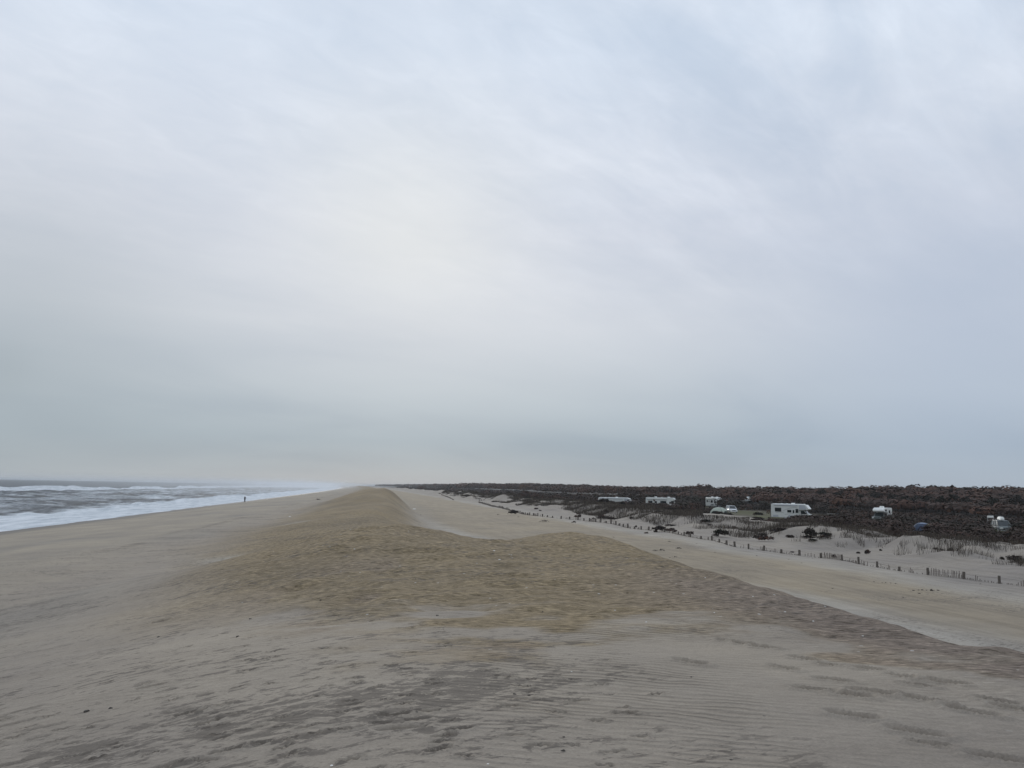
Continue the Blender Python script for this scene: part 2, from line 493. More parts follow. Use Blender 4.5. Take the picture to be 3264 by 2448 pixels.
# low-lying lobes of greyer sand on the upper beach
base = lerp(base, np.array(srgb(142, 134, 124)), 0.8 * sstep(0.0, 0.5, fbm(GU / 6, GY / 22, 151, 4)) * sstep(-30, -20, GU) * (1 - sstep(-9, -5, GU)))
base = lerp(base, np.array(srgb(92, 84, 74)), PIT_SHADE * 0.88)  # paints the pits of the prints darker, as their shade
mask = np.zeros(GX.shape + (3,))
# r: dark mineral streaks, g: wind ripples, b: shelly coarse lag
mask[..., 0] = np.clip(sstep(-22, -12, GU + 3 * n1) * (1 - sstep(10, 13, GU)) * (0.35 + 0.65 * (1 - sstep(13, 17, GY - 0.3 * GU))), 0, 1)
smooth_patch = sstep(2.6, 3.4, GU + 0.25 * n2 + 0.10 * (GY - 7)) * (1 - sstep(9.2, 10.6, GY - 0.1 * GU + 0.7 * n2))
def seg_d(ax, ay, bx, by):
    t = np.clip(((GX - ax) * (bx - ax) + (GY - ay) * (by - ay)) / ((bx - ax) ** 2 + (by - ay) ** 2), 0, 1)
    return np.hypot(GX - ax - t * (bx - ax), GY - ay - t * (by - ay))


band = np.exp(-(np.minimum(seg_d(-1.1, 5.8, 0.4, 7.3), seg_d(0.4, 7.3, 2.1, 9.8)) / 0.75) ** 2)
band = np.maximum(band, np.exp(-(seg_d(-3.6, 8.0, -2.2, 6.6) / 0.6) ** 2)); band = np.maximum(band, 0.8 * np.exp(-(seg_d(-4.5, 10.5, -2.9, 15.0) / 0.5) ** 2))
near = 1 - sstep(14, 20, GY)
mask[..., 0] = np.clip(mask[..., 0] * (0.26 + 0.30 * n2) * near + mask[..., 0] * (1 - near) * 1.0 + 0.78 * band * (0.6 + 0.7 * fbm(GU / 0.7, GY / 0.6, 161, 3)), 0, 1)
mask[..., 0] *= (1 - 0.9 * smooth_patch)
mask[..., 0] = np.maximum(mask[..., 0], np.clip(wr, 0, 1) * 1.15)
mask[..., 0] = np.maximum(mask[..., 0], 0.32 * sw * sstep(-0.05, 0.35, n2 + 0.5 * fbm(GU / 1.5, GY / 2.5, 171, 3)) * (1 - sstep(30, 36, GU)))
mask[..., 1] = np.clip(sstep(-0.2, 1.6, GU + 0.5 * n2 - 0.05 * GY) * (1 - smooth_patch) * (1 - sstep(10.5, 13.5, GY + n2)) + 0.25 * (1 - sstep(10, 12, GU)), 0, 1)
mask[..., 2] = np.clip(dune_m * (1 - sstep(60, 120, GY)) + 0.3 * sstep(4, 6, GU - 0.2 * (GY - 8)) * (1 - sw), 0, 1)
ny, nx = GX.shape
idx = np.arange(ny * nx, dtype=np.int32).reshape(ny, nx)
faces = np.stack([idx[:-1, :-1], idx[:-1, 1:], idx[1:, 1:], idx[1:, :-1]], -1).reshape(-1, 4)
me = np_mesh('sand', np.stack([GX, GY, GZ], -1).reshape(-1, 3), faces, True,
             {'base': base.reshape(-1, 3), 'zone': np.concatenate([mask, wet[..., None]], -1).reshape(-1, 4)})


def sand_material():
    m, nt, b = new_mat('sand')
    L = nt.links.new
    tc = nt.nodes.new('ShaderNodeTexCoord'); P = tc.outputs['Object']
    base = N(nt, 'ShaderNodeVertexColor', layer_name='base').outputs[0]
    zn = N(nt, 'ShaderNodeVertexColor', layer_name='zone')
    sep = nt.nodes.new('ShaderNodeSeparateColor'); L(zn.outputs[0], sep.inputs[0])
    zr, zg, zb, za = sep.outputs[0], sep.outputs[1], sep.outputs[2], zn.outputs[1]
    # broad mottling
    big = noise_n(nt, mapped(nt, P, (0.22, 0.14, 0.2)), 1.0, 5, 0.6)
    c = mixc(nt, 1.0, base, ramp(nt, big, [(0.3, (0.84, 0.85, 0.88)), (0.7, (1.13, 1.12, 1.08))]), 'MULTIPLY')
    # long drifts of blown sand, across the shore
    dr = noise_n(nt, mapped(nt, P, (0.35, 1.3, 1), (0, 0, 0.12)), 1.0, 5, 0.62, 0.4)
    c = mixc(nt, 1.0, c, ramp(nt, dr, [(0.34, (0.94, 0.935, 0.93)), (0.62, (1.04, 1.04, 1.04))]), 'MULTIPLY')
    sl = noise_n(nt, turned(nt, P, -0.06, (2.2, 0.16, 1)), 1.0, 5, 0.65, 0.4)
    wsep = nt.nodes.new('ShaderNodeSeparateXYZ'); L(P, wsep.inputs[0])
    zone_sw = ramp(nt, math_n(nt, 'DIVIDE', wsep.outputs[0], 40.0), [(0.18, 0.0), (0.30, 1.0), (0.85, 1.0), (1.0, 0.0)])
    c = mixc(nt, zone_sw, c, mixc(nt, 1.0, c, ramp(nt, sl, [(0.36, (0.86, 0.855, 0.85)), (0.5, (1, 1, 1)), (0.64, (1.09, 1.09, 1.10))]), 'MULTIPLY'))
    # streaks of dark heavy mineral
    st = noise_n(nt, turned(nt, P, -0.30, (4.2, 8.5, 1)), 1.0, 7, 0.72, 0.3)
    pat = noise_n(nt, mapped(nt, P, (0.30, 0.6, 1)), 1.0, 4, 0.6)
    lift = math_n(nt, 'ADD', math_n(nt, 'MULTIPLY', zr, 0.15), math_n(nt, 'MULTIPLY', math_n(nt, 'SUBTRACT', pat, 0.5), 0.45))
    sm = ramp(nt, math_n(nt, 'ADD', st, lift), [(0.605, 0.0), (0.655, 1.0)])
    sm = math_n(nt, 'MULTIPLY', sm, math_n(nt, 'MINIMUM', math_n(nt, 'MULTIPLY', zr, 4.0), 1.0))
    c = mixc(nt, math_n(nt, 'MULTIPLY', sm, 0.72), c, srgb(98, 90, 82))
    # coarse lag: dark and light grains, shell hash
    g1 = noise_n(nt, turned(nt, P, 0.2, (6.0, 15.0, 8)), 1.0, 4, 0.62)
    lag = ramp(nt, g1, [(0.34, (0.40, 0.39, 0.38)), (0.44, (0.90, 0.90, 0.90)), (0.54, (1.02, 1.02, 1.02)), (0.64, (1.55, 1.55, 1.58))])
    c = mixc(nt, math_n(nt, 'ADD', math_n(nt, 'MULTIPLY', zb, 0.95), 0.05), c, mixc(nt, 1.0, c, lag, 'MULTIPLY'))
    vo = N(nt, 'ShaderNodeTexVoronoi', i_Scale=4.6); L(P, vo.inputs['Vector'])
    ring = math_n(nt, 'LESS_THAN', vo.outputs['Distance'], 0.11)
    sepv = nt.nodes.new('ShaderNodeSeparateColor'); L(vo.outputs['Color'], sepv.inputs[0])
    pick = math_n(nt, 'GREATER_THAN', sepv.outputs[0], 0.86)
    sh = math_n(nt, 'MULTIPLY', math_n(nt, 'MULTIPLY', ring, pick), zb)
    c = mixc(nt, math_n(nt, 'MULTIPLY', sh, 0.7), c, (0.62, 0.60, 0.56))
    v2 = N(nt, 'ShaderNodeTexVoronoi', i_Scale=7.5); L(P, v2.inputs['Vector'])
    s2 = nt.nodes.new('ShaderNodeSeparateColor'); L(v2.outputs['Color'], s2.inputs[0])
    speck = math_n(nt, 'MULTIPLY', math_n(nt, 'LESS_THAN', v2.outputs['Distance'], 0.10), math_n(nt, 'GREATER_THAN', s2.outputs[0], 0.90))
    c = mixc(nt, math_n(nt, 'MULTIPLY', speck, 0.6), c, (0.06, 0.055, 0.05))
    gr = noise_n(nt, P, 42.0, 4, 0.8)
    c = mixc(nt, 1.0, c, ramp(nt, gr, [(0.32, 0.84), (0.5, 1.0), (0.68, 1.15)]), 'MULTIPLY')
    g3 = noise_n(nt, turned(nt, P, -0.1, (7, 15, 9)), 1.0, 4, 0.75)
    c = mixc(nt, 1.0, c, ramp(nt, g3, [(0.36, 0.93), (0.5, 1.0), (0.64, 1.06)]), 'MULTIPLY')
    # wind ripples
    wv = N(nt, 'ShaderNodeTexWave', wave_type='BANDS', bands_direction='Y', wave_profile='SIN')
    wv.inputs['Scale'].default_value = 2.5; wv.inputs['Distortion'].default_value = 8.5
    wv.inputs['Detail'].default_value = 3.0; wv.inputs['Detail Scale'].default_value = 0.9; wv.inputs['Detail Roughness'].default_value = 0.6
    L(turned(nt, P, 0.42, (0.5, 1, 1)), wv.inputs['Vector'])
    fade = noise_n(nt, P, 0.9, 3, 0.6)
    rip = math_n(nt, 'MULTIPLY', math_n(nt, 'MULTIPLY', wv.outputs['Fac'], zg), ramp(nt, fade, [(0.40, 0.1), (0.6, 1.0)]))
    # dark grains lie in the ripple troughs
    tr = math_n(nt, 'MULTIPLY', math_n(nt, 'MULTIPLY', math_n(nt, 'SUBTRACT', 1.0, wv.outputs['Fac']), zg), ramp(nt, fade, [(0.40, 0.12), (0.6, 0.46)]))
    c = mixc(nt, tr, c, mixc(nt, 1.0, c, (0.62, 0.61, 0.61), 'MULTIPLY'))
    L(c, b.inputs['Base Color'])
    rg = N(nt, 'ShaderNodeMapRange'); L(za, rg.inputs[0])
    rg.inputs[3].default_value = 0.95; rg.inputs[4].default_value = 0.55; L(rg.outputs[0], b.inputs['Roughness'])
    b.inputs['Specular IOR Level'].default_value = 0.15
    lump = noise_n(nt, mapped(nt, P, (9, 15, 9), (0, 0, 0.1)), 1.0, 5, 0.7)
    h = math_n(nt, 'ADD', math_n(nt, 'MULTIPLY', rip, 0.026), math_n(nt, 'MULTIPLY', lump, math_n(nt, 'ADD', 0.003, math_n(nt, 'MULTIPLY', zb, 0.014))))
    h = math_n(nt, 'ADD', h, math_n(nt, 'MULTIPLY', gr, 0.006))
    h = math_n(nt, 'ADD', h, math_n(nt, 'MULTIPLY', math_n(nt, 'MULTIPLY', g1, zb), 0.035))
    bn = N(nt, 'ShaderNodeBump', i_Strength=1.0, i_Distance=1.0)
    L(h, bn.inputs['Height']); L(bn.outputs[0], b.inputs['Normal'])
    return m


tag(link_mesh('ground', me, sand_material()), kind='structure')

# ------------------------------------------------------------------ sea
SX = axis([grow(-24, -75, 0.5, 1.0), grow(-75, -240, 0.8, 1.004), grow(-240, -24000, 1.6, 1.06)])
SY = axis([grow(60, -900, 2.0, 1.12), grow(60, 420, 0.9, 1.006), grow(420, 24000, 3.2, 1.02)])
WX, WY = np.meshgrid(SX, SY)
WU = WX - coast(WY)
amp = sstep(-46, -70, WU) * 1.0
amp = (1 - sstep(-72, -47, WU))
fade = 1 / (1 + np.hypot(WX, WY) / 900.0) ** 0.5
chop = fbm(WU / 7.0, WY / 20.0, 101, 4) * 1.0 + fbm(WU / 2.2, WY / 4.0, 105, 2) * 0.30
swell = 0.35 * np.sin((WU + 6 * fbm(WY / 60, WU / 60, 107, 2)) / 5.6)
WZ = amp * (chop + swell) * fade * 0.9
brk_c = -192 + 14 * fbm(WY / 90, WY * 0 + 2, 111, 3)
brk_h = np.clip(0.95 + 1.0 * fbm(WY / 45, WY * 0 + 9, 113, 3), 0.05, 2)
d = WU - brk_c
WZ += 1.5 * brk_h * np.where(d < 0, np.exp(-(d / 7.0) ** 2), np.exp(-(d / 2.2) ** 2))
ib_c = -60 + 6.0 * fbm(WY / 26, WY * 0 + 5, 115, 3)
ib_h = np.clip(0.5 + 1.3 * fbm(WY / 18, WY * 0 + 6, 117, 3), 0.05, 2)
d2 = WU - ib_c
WZ += 0.75 * ib_h * np.where(d2 < 0, np.exp(-(d2 / 3.0) ** 2), np.exp(-(d2 / 2.0) ** 2))
WZ += (1 - amp) * (0.05 + 0.14 * fbm(WY / 11, WU / 30, 119, 3))
foam = sstep(-70, -57, WU - ib_c - 60 + 2.5 * fbm(WU / 3, WY / 6, 121, 3)) * (0.88 + 0.18 * fbm(WU / 2.5, WY / 12, 122, 3))
streak = 0.45 + 0.22 * fbm(WU / 12, WY / 30, 123, 3) - 0.35 * (1 - sstep(-200, -150, WU))
foam = np.maximum(foam, streak * sstep(-200, -185, WU) * 0.80)
ob = np.exp(-np.where(d < 0, (d / 2.0) ** 2, (d / (6 + 16 * brk_h)) ** 2)) * np.clip(brk_h * 1.25, 0, 1)
foam = np.maximum(foam, ob)
brk2 = -250 + 30 * fbm(WY / 140, WY * 0 + 12, 131, 3)
foam = np.maximum(foam, 0.8 * np.exp(-((WU - brk2) / 6) ** 2) * sstep(0.15, 0.45, fbm(WY / 70, WY * 0 + 14, 133, 3)))
# far down the shore every breaker is white
foam = np.maximum(foam, 0.75 * sstep(900, 2200, WY) * sstep(-330, -230, WU))
fo = np.stack([np.clip(foam, 0, 1), sstep(-230, -120, WU), WU * 0], -1)
my, mx = WX.shape
idx = np.arange(my * mx, dtype=np.int32).reshape(my, mx)
faces = np.stack([idx[:-1, :-1], idx[:-1, 1:], idx[1:, 1:], idx[1:, :-1]], -1).reshape(-1, 4)
me = np_mesh('sea', np.stack([WX, WY, WZ], -1).reshape(-1, 3), faces, True, {'foam': fo.reshape(-1, 3)})


def sea_material():
    m, nt, b = new_mat('sea_water'); L = nt.links.new
    tc = nt.nodes.new('ShaderNodeTexCoord'); P = tc.outputs['Object']
    fa = N(nt, 'ShaderNodeVertexColor', layer_name='foam')
    sep = nt.nodes.new('ShaderNodeSeparateColor'); L(fa.outputs[0], sep.inputs[0])
    n = noise_n(nt, mapped(nt, P, (0.22, 0.055, 0.3)), 1.0, 7, 0.68, 0.6)
    n2 = noise_n(nt, mapped(nt, P, (1.2, 0.5, 1)), 1.0, 4, 0.6)
    th = math_n(nt, 'ADD', math_n(nt, 'MULTIPLY', n, 0.75), math_n(nt, 'MULTIPLY', n2, 0.25))
    # foam where the density beats the noise
    k = math_n(nt, 'SUBTRACT', math_n(nt, 'ADD', sep.outputs[0], 0.12), th)
    fm = ramp(nt, math_n(nt, 'ADD', math_n(nt, 'MULTIPLY', k, 1.6), 0.5, True), [(0.30, 0.0), (0.80, 1.0)])
    wat = mixc(nt, sep.outputs[1], (0.034, 0.048, 0.058), (0.096, 0.104, 0.112))
    wat = mixc(nt, 1.0, wat, ramp(nt, noise_n(nt, mapped(nt, P, (0.16, 0.05, 1)), 1.0, 5, 0.6), [(0.3, 0.7), (0.7, 1.3)]), 'MULTIPLY')
    col = mixc(nt, fm, wat, mixc(nt, ramp(nt, noise_n(nt, mapped(nt, P, (0.5, 0.09, 1)), 1.0, 5, 0.65), [(0.35, 0.0), (0.65, 1.0)]), (0.54, 0.58, 0.61), (0.84, 0.86, 0.88)))
    L(col, b.inputs['Base Color'])
    rg = N(nt, 'ShaderNodeMapRange'); L(fm, rg.inputs[0]); rg.inputs[3].default_value = 0.6; rg.inputs[4].default_value = 0.9
    L(rg.outputs[0], b.inputs['Roughness'])
    sp = N(nt, 'ShaderNodeMapRange'); L(fm, sp.inputs[0]); sp.inputs[3].default_value = 0.12; sp.inputs[4].default_value = 0.05
    L(sp.outputs[0], b.inputs['Specular IOR Level'])
    b.inputs['IOR'].default_value = 1.33
    hh = noise_n(nt, mapped(nt, P, (0.35, 0.14, 1)), 1.0, 6, 0.66)
    bn = N(nt, 'ShaderNodeBump', i_Strength=1.0, i_Distance=1.6); L(hh, bn.inputs['Height']); L(bn.outputs[0], b.inputs['Normal'])
    return m


tag(link_mesh('sea', me, sea_material()), kind='structure')

# ------------------------------------------------------------------ foliage
def unit(n, rng):
    v = rng.normal(size=(n, 3)); return v / np.linalg.norm(v, axis=1, keepdims=True)


def leaf_mass(cen, rad, cnt, size, tint, rng, align=0.0, hollow=0.45, jit=0.25):
    """leaf-clump faces spread through ellipsoids: cen (n,3), rad (n,3), cnt faces each, size (n,), tint (n,3)"""
    n = len(cen); cnt = np.broadcast_to(cnt, (n,)).astype(int)
    own = np.repeat(np.arange(n), cnt); k = len(own)
    d = unit(k, rng); d[:, 2] = np.where(d[:, 2] < -0.35, -d[:, 2], d[:, 2])
    r = (hollow + (1 - hollow) * rng.random(k) ** 0.6)
    # uneven outline: every crown has its own lobes
    ph = rng.random((n, 3)) * 6.28
    az = np.arctan2(d[:, 1], d[:, 0])
    lob = 1 + 0.22 * np.sin(3 * az + ph[own, 0]) * (1 - np.abs(d[:, 2])) + 0.16 * np.sin(5 * d[:, 2] * 2 + ph[own, 1] + az)
    p = cen[own] + d * rad[own] * (r * lob)[:, None]
    nrm = unit(k, rng)
    if align:
        nrm = d / rad[own] * rad[own].mean(1, keepdims=True) * align + nrm; nrm /= np.linalg.norm(nrm, axis=1, keepdims=True) + 1e-9
    a = np.cross(nrm, unit(k, rng)); a /= np.linalg.norm(a, axis=1, keepdims=True) + 1e-9
    b = np.cross(nrm, a); b /= np.linalg.norm(b, axis=1, keepdims=True) + 1e-9
    s = np.broadcast_to(size, (n,))[own] * rng.uniform(0.55, 1.35, k)
    a = a * s[:, None]; b = b * (s * rng.uniform(0.45, 0.8, k))[:, None]
    v = np.stack([p - a - b * 0.4, p + a * 0.2 - b, p + a + b * 0.5, p - a * 0.3 + b], 1)
    f = np.arange(4 * k, dtype=np.int32).reshape(k, 4)
    t = tint[own] * rng.uniform(1 - jit, 1 + jit, (k, 1))
    return v.reshape(-1, 3), f, np.repeat(t, 4, axis=0)


def join_parts(parts):
    vs, fs, cs, b = [], [], [], 0
    for v, f, c in parts:
        vs.append(v); fs.append(f + b); cs.append(c); b += len(v)
    return np.concatenate(vs), np.concatenate(fs), np.concatenate(cs)


PINE = np.array([0.036, 0.035, 0.031]); RED = np.array([0.106, 0.059, 0.045]); GREY = np.array([0.074, 0.056, 0.049])
RUST = np.array([0.114, 0.062, 0.042]); DKGREEN = np.array([0.034, 0.035, 0.027]); DEEP = np.array([0.038, 0.032, 0.029])


def pick_tint(n, rng, table):
    w = np.array([t[1] for t in table], float); w /= w.sum()
    k = rng.choice(len(table), n, p=w)
    return np.array([t[0] for t in table])[k]


# lines of sight that stay open: (photo column range, distance, photo row of the lowest visible bit)
VIEWS = [(2450, 2535, 168, 1652), (2535, 2600, 168, 1641), (2405, 2462, 168, 1660), (1908, 2018, 240, 1597), (2055, 2162, 245, 1603), (2250, 2302, 285, 1618), (2258, 2324, 178, 1640),
         (2316, 2346, 225, 1636), (2372, 2432, 330, 1608), (2780, 2832, 165, 1655), (2906, 2968, 123, 1690),
         (3163, 3215, 130, 1694), (3140, 3168, 150, 1664), (2325, 2470, 225, 1646), (2613, 2645, 168, 1662), (2560, 2700, 205, 1640)]


def max_top(x, y):
    """greatest height a bush at x,y may have without closing one of the views"""
    out = np.full(len(x), 99.0)
    depth = x * _f[0] / math.hypot(_f[0], _f[1]) + y * _f[1] / math.hypot(_f[0], _f[1])
    lat = x * _r0[0] + y * _r0[1]
    col = 1632 + FOC * lat / (depth * math.cos(PITCH)) + 6
    for c0, c1, dist, row in VIEWS:
        drop = (row - (1526 + 0.0181 * (c0 + c1) / 2)) / FOC
        ok = (col > c0 - 6) & (col < c1 + 6) & (depth < dist + 6)
        lim = 6.2 - drop * depth
        out = np.where(ok, np.minimum(out, lim), out)
    return out


# --- the wood behind the campground: one mass
rng = np.random.default_rng(3)
parts = []


def wood_band(n, x0, x1, y0, y1, h0, h1, r0, r1, cnt, size, table, xpow=1.0, low=0.35):
    x = x0 + (x1 - x0) * rng.random(n) ** xpow; y = y0 + (y1 - y0) * rng.random(n)
    x = x + coast(y)
    patch = 0.5 + 0.5 * fbm(x / 30, y / 40, 201, 3)
    h = h0 + (h1 - h0) * np.clip(0.65 * patch + 0.35 * rng.random(n), 0, 1)
    h = h * np.interp(y, [100, 190, 240, 300, 350, 430, 600, 750, 900], [.82, .85, 1.04, 1.13, .95, .76, .76, 1.0, 1.10])
    g = height(x, y)
    lim = max_top(x, y)
    h = np.minimum(h, lim - g)
    keep = (h > 0.35); x, y, h, g = x[keep], y[keep], h[keep], g[keep]
    m = len(x); r = rng.uniform(r0, r1, m); r = np.minimum(r, h * 0.9)
    low_ = low
    rz = h * (1 - low_) / 2 * 1.05
    cen = np.stack([x, y, g + h - rz], -1)
    rad = np.stack([r, r, rz], -1)
    t = pick_tint(m, rng, table); t = (0.6 * t + 0.4 * t.mean(0)) * rng.uniform(0.88, 1.12, (m, 1))
    # stands of one colour
    st = fbm(x / 45, y / 60, 207, 2)[:, None] + 0.35
    t = t * (1 - 0.35 * np.clip(st, 0, 1)) + RED * 0.35 * np.clip(st, 0, 1)
    sz = np.broadcast_to(size, (m,)) * np.clip(h / h1 + 0.3, 0.4, 1.2)
    return leaf_mass(cen, rad, cnt, sz, t, rng, align=2.6, hollow=0.8, jit=0.06)


T_wood = [(PINE, 1.2), (RED, 4), (GREY, 4), (RUST, 1.6), (DKGREEN, 1)]
T_thick = [(DEEP, 3), (GREY, 2), (RED, 1.3), (DKGREEN, 2.5)]
parts.append(wood_band(650, 116, 142, 20, 380, 3.6, 5.4, 2.2, 3.8, 190, 0.40, T_wood))
parts.append(wood_band(760, 136, 190, 20, 420, 4.9, 6.9, 2.8, 4.6, 180, 0.48, T_wood))
parts.append(wood_band(560, 180, 300, 60, 480, 5.8, 8.2, 3.0, 5.0, 130, 0.60, T_wood))
parts.append(wood_band(1500, 112, 200, 380, 1100, 6.6, 9.8, 2.6, 4.4, 80, 0.65, T_wood))
parts.append(wood_band(1300, 106, 230, 1000, 3600, 6.0, 9.8, 4.0, 8.0, 50, 1.5, T_wood))
v, f, c = join_parts(parts)
o = link_mesh('wood', np_mesh('wood', v, f, False, c), M['leaf'])
tag(o, 'dense reddish brown and dark green wood behind the campground, reaching to the horizon', 'woodland', kind='stuff')

# --- low thicket between the back dune and the wood
parts = [wood_band(2600, 48, 70, 30, 330, 0.9, 2.1, 0.7, 1.6, 70, 0.17, T_thick, low=0.0),
         wood_band(1500, 62, 116, 25, 200, 1.2, 3.0, 0.9, 2.2, 80, 0.22, T_thick, low=0.0),
         wood_band(520, 66, 116, 200, 420, 1.5, 4.2, 1.2, 2.6, 80, 0.32, T_thick, low=0.05),
         wood_band(1150, 52, 122, 400, 1500, 1.4, 4.5, 2.0, 4.5, 50, 0.8, T_thick, low=0.05)]
v, f, c = join_parts(parts)
o = link_mesh('thicket', np_mesh('thicket', v, f, False, c), M['leaf'])
tag(o, 'low dark brown thicket of bare bushes between the back dune and the campground', 'thicket', kind='stuff')

# --- single trees that rise above the skyline
def make_tree(name, seed, h, r, tints, kind):
    g = np.random.default_rng(seed)
    root = empty(name, (0, 0, 0))
    tb = MB(); pts = []
    p = Vector((0, 0, -0.2)); n = 5
    for k in range(n):
        q = Vector((g.normal() * 0.12 * (k > 0), g.normal() * 0.12 * (k > 0), h * 0.8 * (k + 1) / n))
        tb.tube(p, q, 0.17 * (1 - k / (n + 1.5)), 0.17 * (1 - (k + 1) / (n + 1.5)), 8); p = q; pts.append(q)
    cen, rad = [], []
    for k in range(11):
        t = 0.35 + 0.62 * k / 10
        a = k * 2.4 + g.random(); rr = r * (1.0 - 0.30 * (t - 0.35) / 0.62) * g.uniform(0.55, 0.95)
        c = Vector((math.cos(a) * rr * 0.62, math.sin(a) * rr * 0.62, h * t))
        tb.tube(Vector((0, 0, h * t * 0.86)), c, 0.05, 0.02, 5)
        cen.append(c); rad.append((rr * 0.85, rr * 0.85, h * 0.12 * g.uniform(0.8, 1.3)))
    tb.build('trunk', M['bark'], root)
    t = pick_tint(len(cen), g, tints)
    v, f, c = leaf_mass(np.array(cen), np.array(rad), 95, 0.24, t, g, hollow=0.1)
    link_mesh('crown', np_mesh('crown', v, f, False, c), M['leaf'], root)
    return root


pine_a = make_tree('pine_tree', 21, 9.4, 2.7, [(PINE, 1)], 0)
pine_b = make_tree('pine_tree', 22, 8.6, 2.3, [(PINE, 2), (DKGREEN, 1)], 0)
pine_c = make_tree('pine_tree', 23, 10.0, 3.1, [(PINE, 1)], 0)
tr = random.Random(8)
SKY = [(2020, 250), (2060, 270), (2110, 262), (2165, 240), (2205, 235), (2262, 232), (2345, 250), (2400, 262), (2480, 255), (2515, 240), (2558, 228), (2620, 224), (2675, 222),
       (2740, 216), (2790, 210), (2840, 205), (2885, 200), (2917, 196), (2950, 190), (3000, 188), (3040, 180), (3080, 176), (3165, 172), (3240, 168)]
first = {id(pine_a): True, id(pine_b): True, id(pine_c): True}
for k, (px, dist) in enumerate(SKY):
    src = (pine_a, pine_b, pine_c)[k % 3]
    if first.get(id(src)): first[id(src)] = False; o = src
    else: o = copy_tree(src)
    x, y = at_depth(px, float(np.interp(px, [2020, 2165, 2345, 2620, 2950, 3240], [445, 376, 316, 262, 210, 178])))
    o.location = (x, y, zat(x, y)); o.rotation_euler = (0, 0, tr.random() * 6.28)
    s = tr.uniform(0.52, 0.60) * float(np.interp(y, [190, 240, 300, 430], [.9, 1.0, 1.0, .85])); o.scale = (s * 1.5, s * 1.5, s)
    tag(o, 'dark green pine in the row whose crowns stand against the sky above the reddish wood', 'tree', 'pines along the skyline of the wood')

# --- bushes one can tell apart on the back dune
def bush_mesh(seed, tints, n=9, sticks=True):
    g = np.random.default_rng(seed)
    a = g.random(n) * 6.28; r = 0.55 * np.sqrt(g.random(n))
    cen = np.stack([np.cos(a) * r, np.sin(a) * r, 0.30 + 0.42 * (1 - r / 0.6) * g.uniform(0.6, 1, n)], -1)
    rad = np.stack([g.uniform(.25, .45, n), g.uniform(.25, .45, n), g.uniform(.22, .36, n)], -1)
    v, f, c = leaf_mass(cen, rad, 60, 0.085, pick_tint(n, g, tints), g, hollow=0.15)
    return np_mesh('bush', v, f, False, c)


B_dark = [bush_mesh(s, [(DKGREEN, 2), (DEEP, 2), (GREY, 1)]) for s in (31, 32, 33)]
B_brown = [bush_mesh(s, [(GREY, 2), (RED, 1), (DEEP, 2)]) for s in (34, 35, 36)]


def bush(px, py, wpx, hpx, mesh, label, group=None, zg=2.6):
    p = on_level(px, py, zg)
    for _ in range(6): p = on_level(px, py, zat(p[0], p[1]))
    dist = math.hypot(p[0], p[1])
    if not (20 < dist < 700): return None
    o = link_mesh('bush', mesh, M['leaf'])
    o.location = (p[0], p[1], zat(p[0], p[1]) - 0.05); o.rotation_euler = (0, 0, tr.random() * 6.28)
    w = wpx / FOC * dist; h = hpx / FOC * dist
    o.scale = (w / 1.75, w / 1.75, h / 0.95)
    return tag(o, label, 'bush', group)


bush(1636, 1603, 42, 19, B_dark[0], 'largest round dark green bush standing alone on pale sand far behind the fence')
bush(1680, 1600, 22, 11, B_dark[1], 'smaller round dark bush just beyond the largest round one on the pale sand')
bush(1574, 1600, 20, 7, B_dark[2], 'low flat dark bush at the start of the bush row past the far fence end')
bush(1542, 1592, 20, 8, B_brown[0], 'slanting brown bush on a low sand mound beyond the fence end')
bush(1546, 1580, 26, 9, B_brown[1], 'brown bush crowning the farther of the low sand mounds')
bush(1600, 1578, 44, 7, B_dark[1], 'long low dark green bush on the flat between the mounds and the wood')
bush(1488, 1586, 22, 10, B_brown[2], 'small dark brown bush beside the far stretch of fence')
bush(1925, 1632, 80, 22, B_dark[2], 'big dark bush on the slope of the pale hummock below the first white motorhome')
bush(1845, 1617, 30, 16, B_brown[0], 'dark brown bush leaning along the ridge of the pale hummock')
bush(1920, 1652, 50, 12, B_brown[1], 'flat brown bush on the sand between fence and pale hummock')
bush(2100, 1670, 60, 24, B_dark[0], 'dark bush at the sandy foot below the second motorhome, nearest to the fence posts')
bush(2200, 1676, 40, 18, B_brown[2], 'dark brown bush on the hummock behind the middle fence posts')
bush(2300, 1712, 64, 30, B_dark[1], 'ragged dark green bush on the sand hummock below the dome tent')
bush(2440, 1688, 60, 28, B_brown[0], 'thick brown bush on the dune below the big motorhome rear')
bush(2580, 1722, 62, 38, B_dark[2], 'thick dark bush on the dune hummock below the big motorhome front')
bush(2765, 1742, 26, 18, B_brown[1], 'small spiky brown bush alone on the open sand slope')
bush(2908, 1738, 26, 12, B_dark[0], 'low dark bush on the sand crest under the blue tent')
bush(2905, 1714, 34, 20, B_brown[2], 'brown bush breaking the sand crest in front of the blue tent')
bush(3030, 1742, 20, 22, B_dark[1], 'upright dark bush on the pale dune slope')
bush(3150, 1752, 40, 22, B_brown[0], 'reddish brown bush on the pale dune below the grey car')
bush(3225, 1765, 60, 24, B_dark[2], 'long dark green bush trailing down the dune')
for k in range(34):
    px = tr.uniform(1700, 3260); py = np.interp(px, [1700, 1950, 2300, 2700, 3260], [1608, 1640, 1685, 1720, 1765]) + tr.uniform(-8, 14)
    bush(px, py, tr.uniform(10, 24) * (0.5 + px / 4000), tr.uniform(5, 11) * (0.5 + px / 4000), (B_dark + B_brown)[k % 6],
         'one of many small dark bushes scattered over the pale hummocks of the back dune', 'small bushes scattered over the back dune')

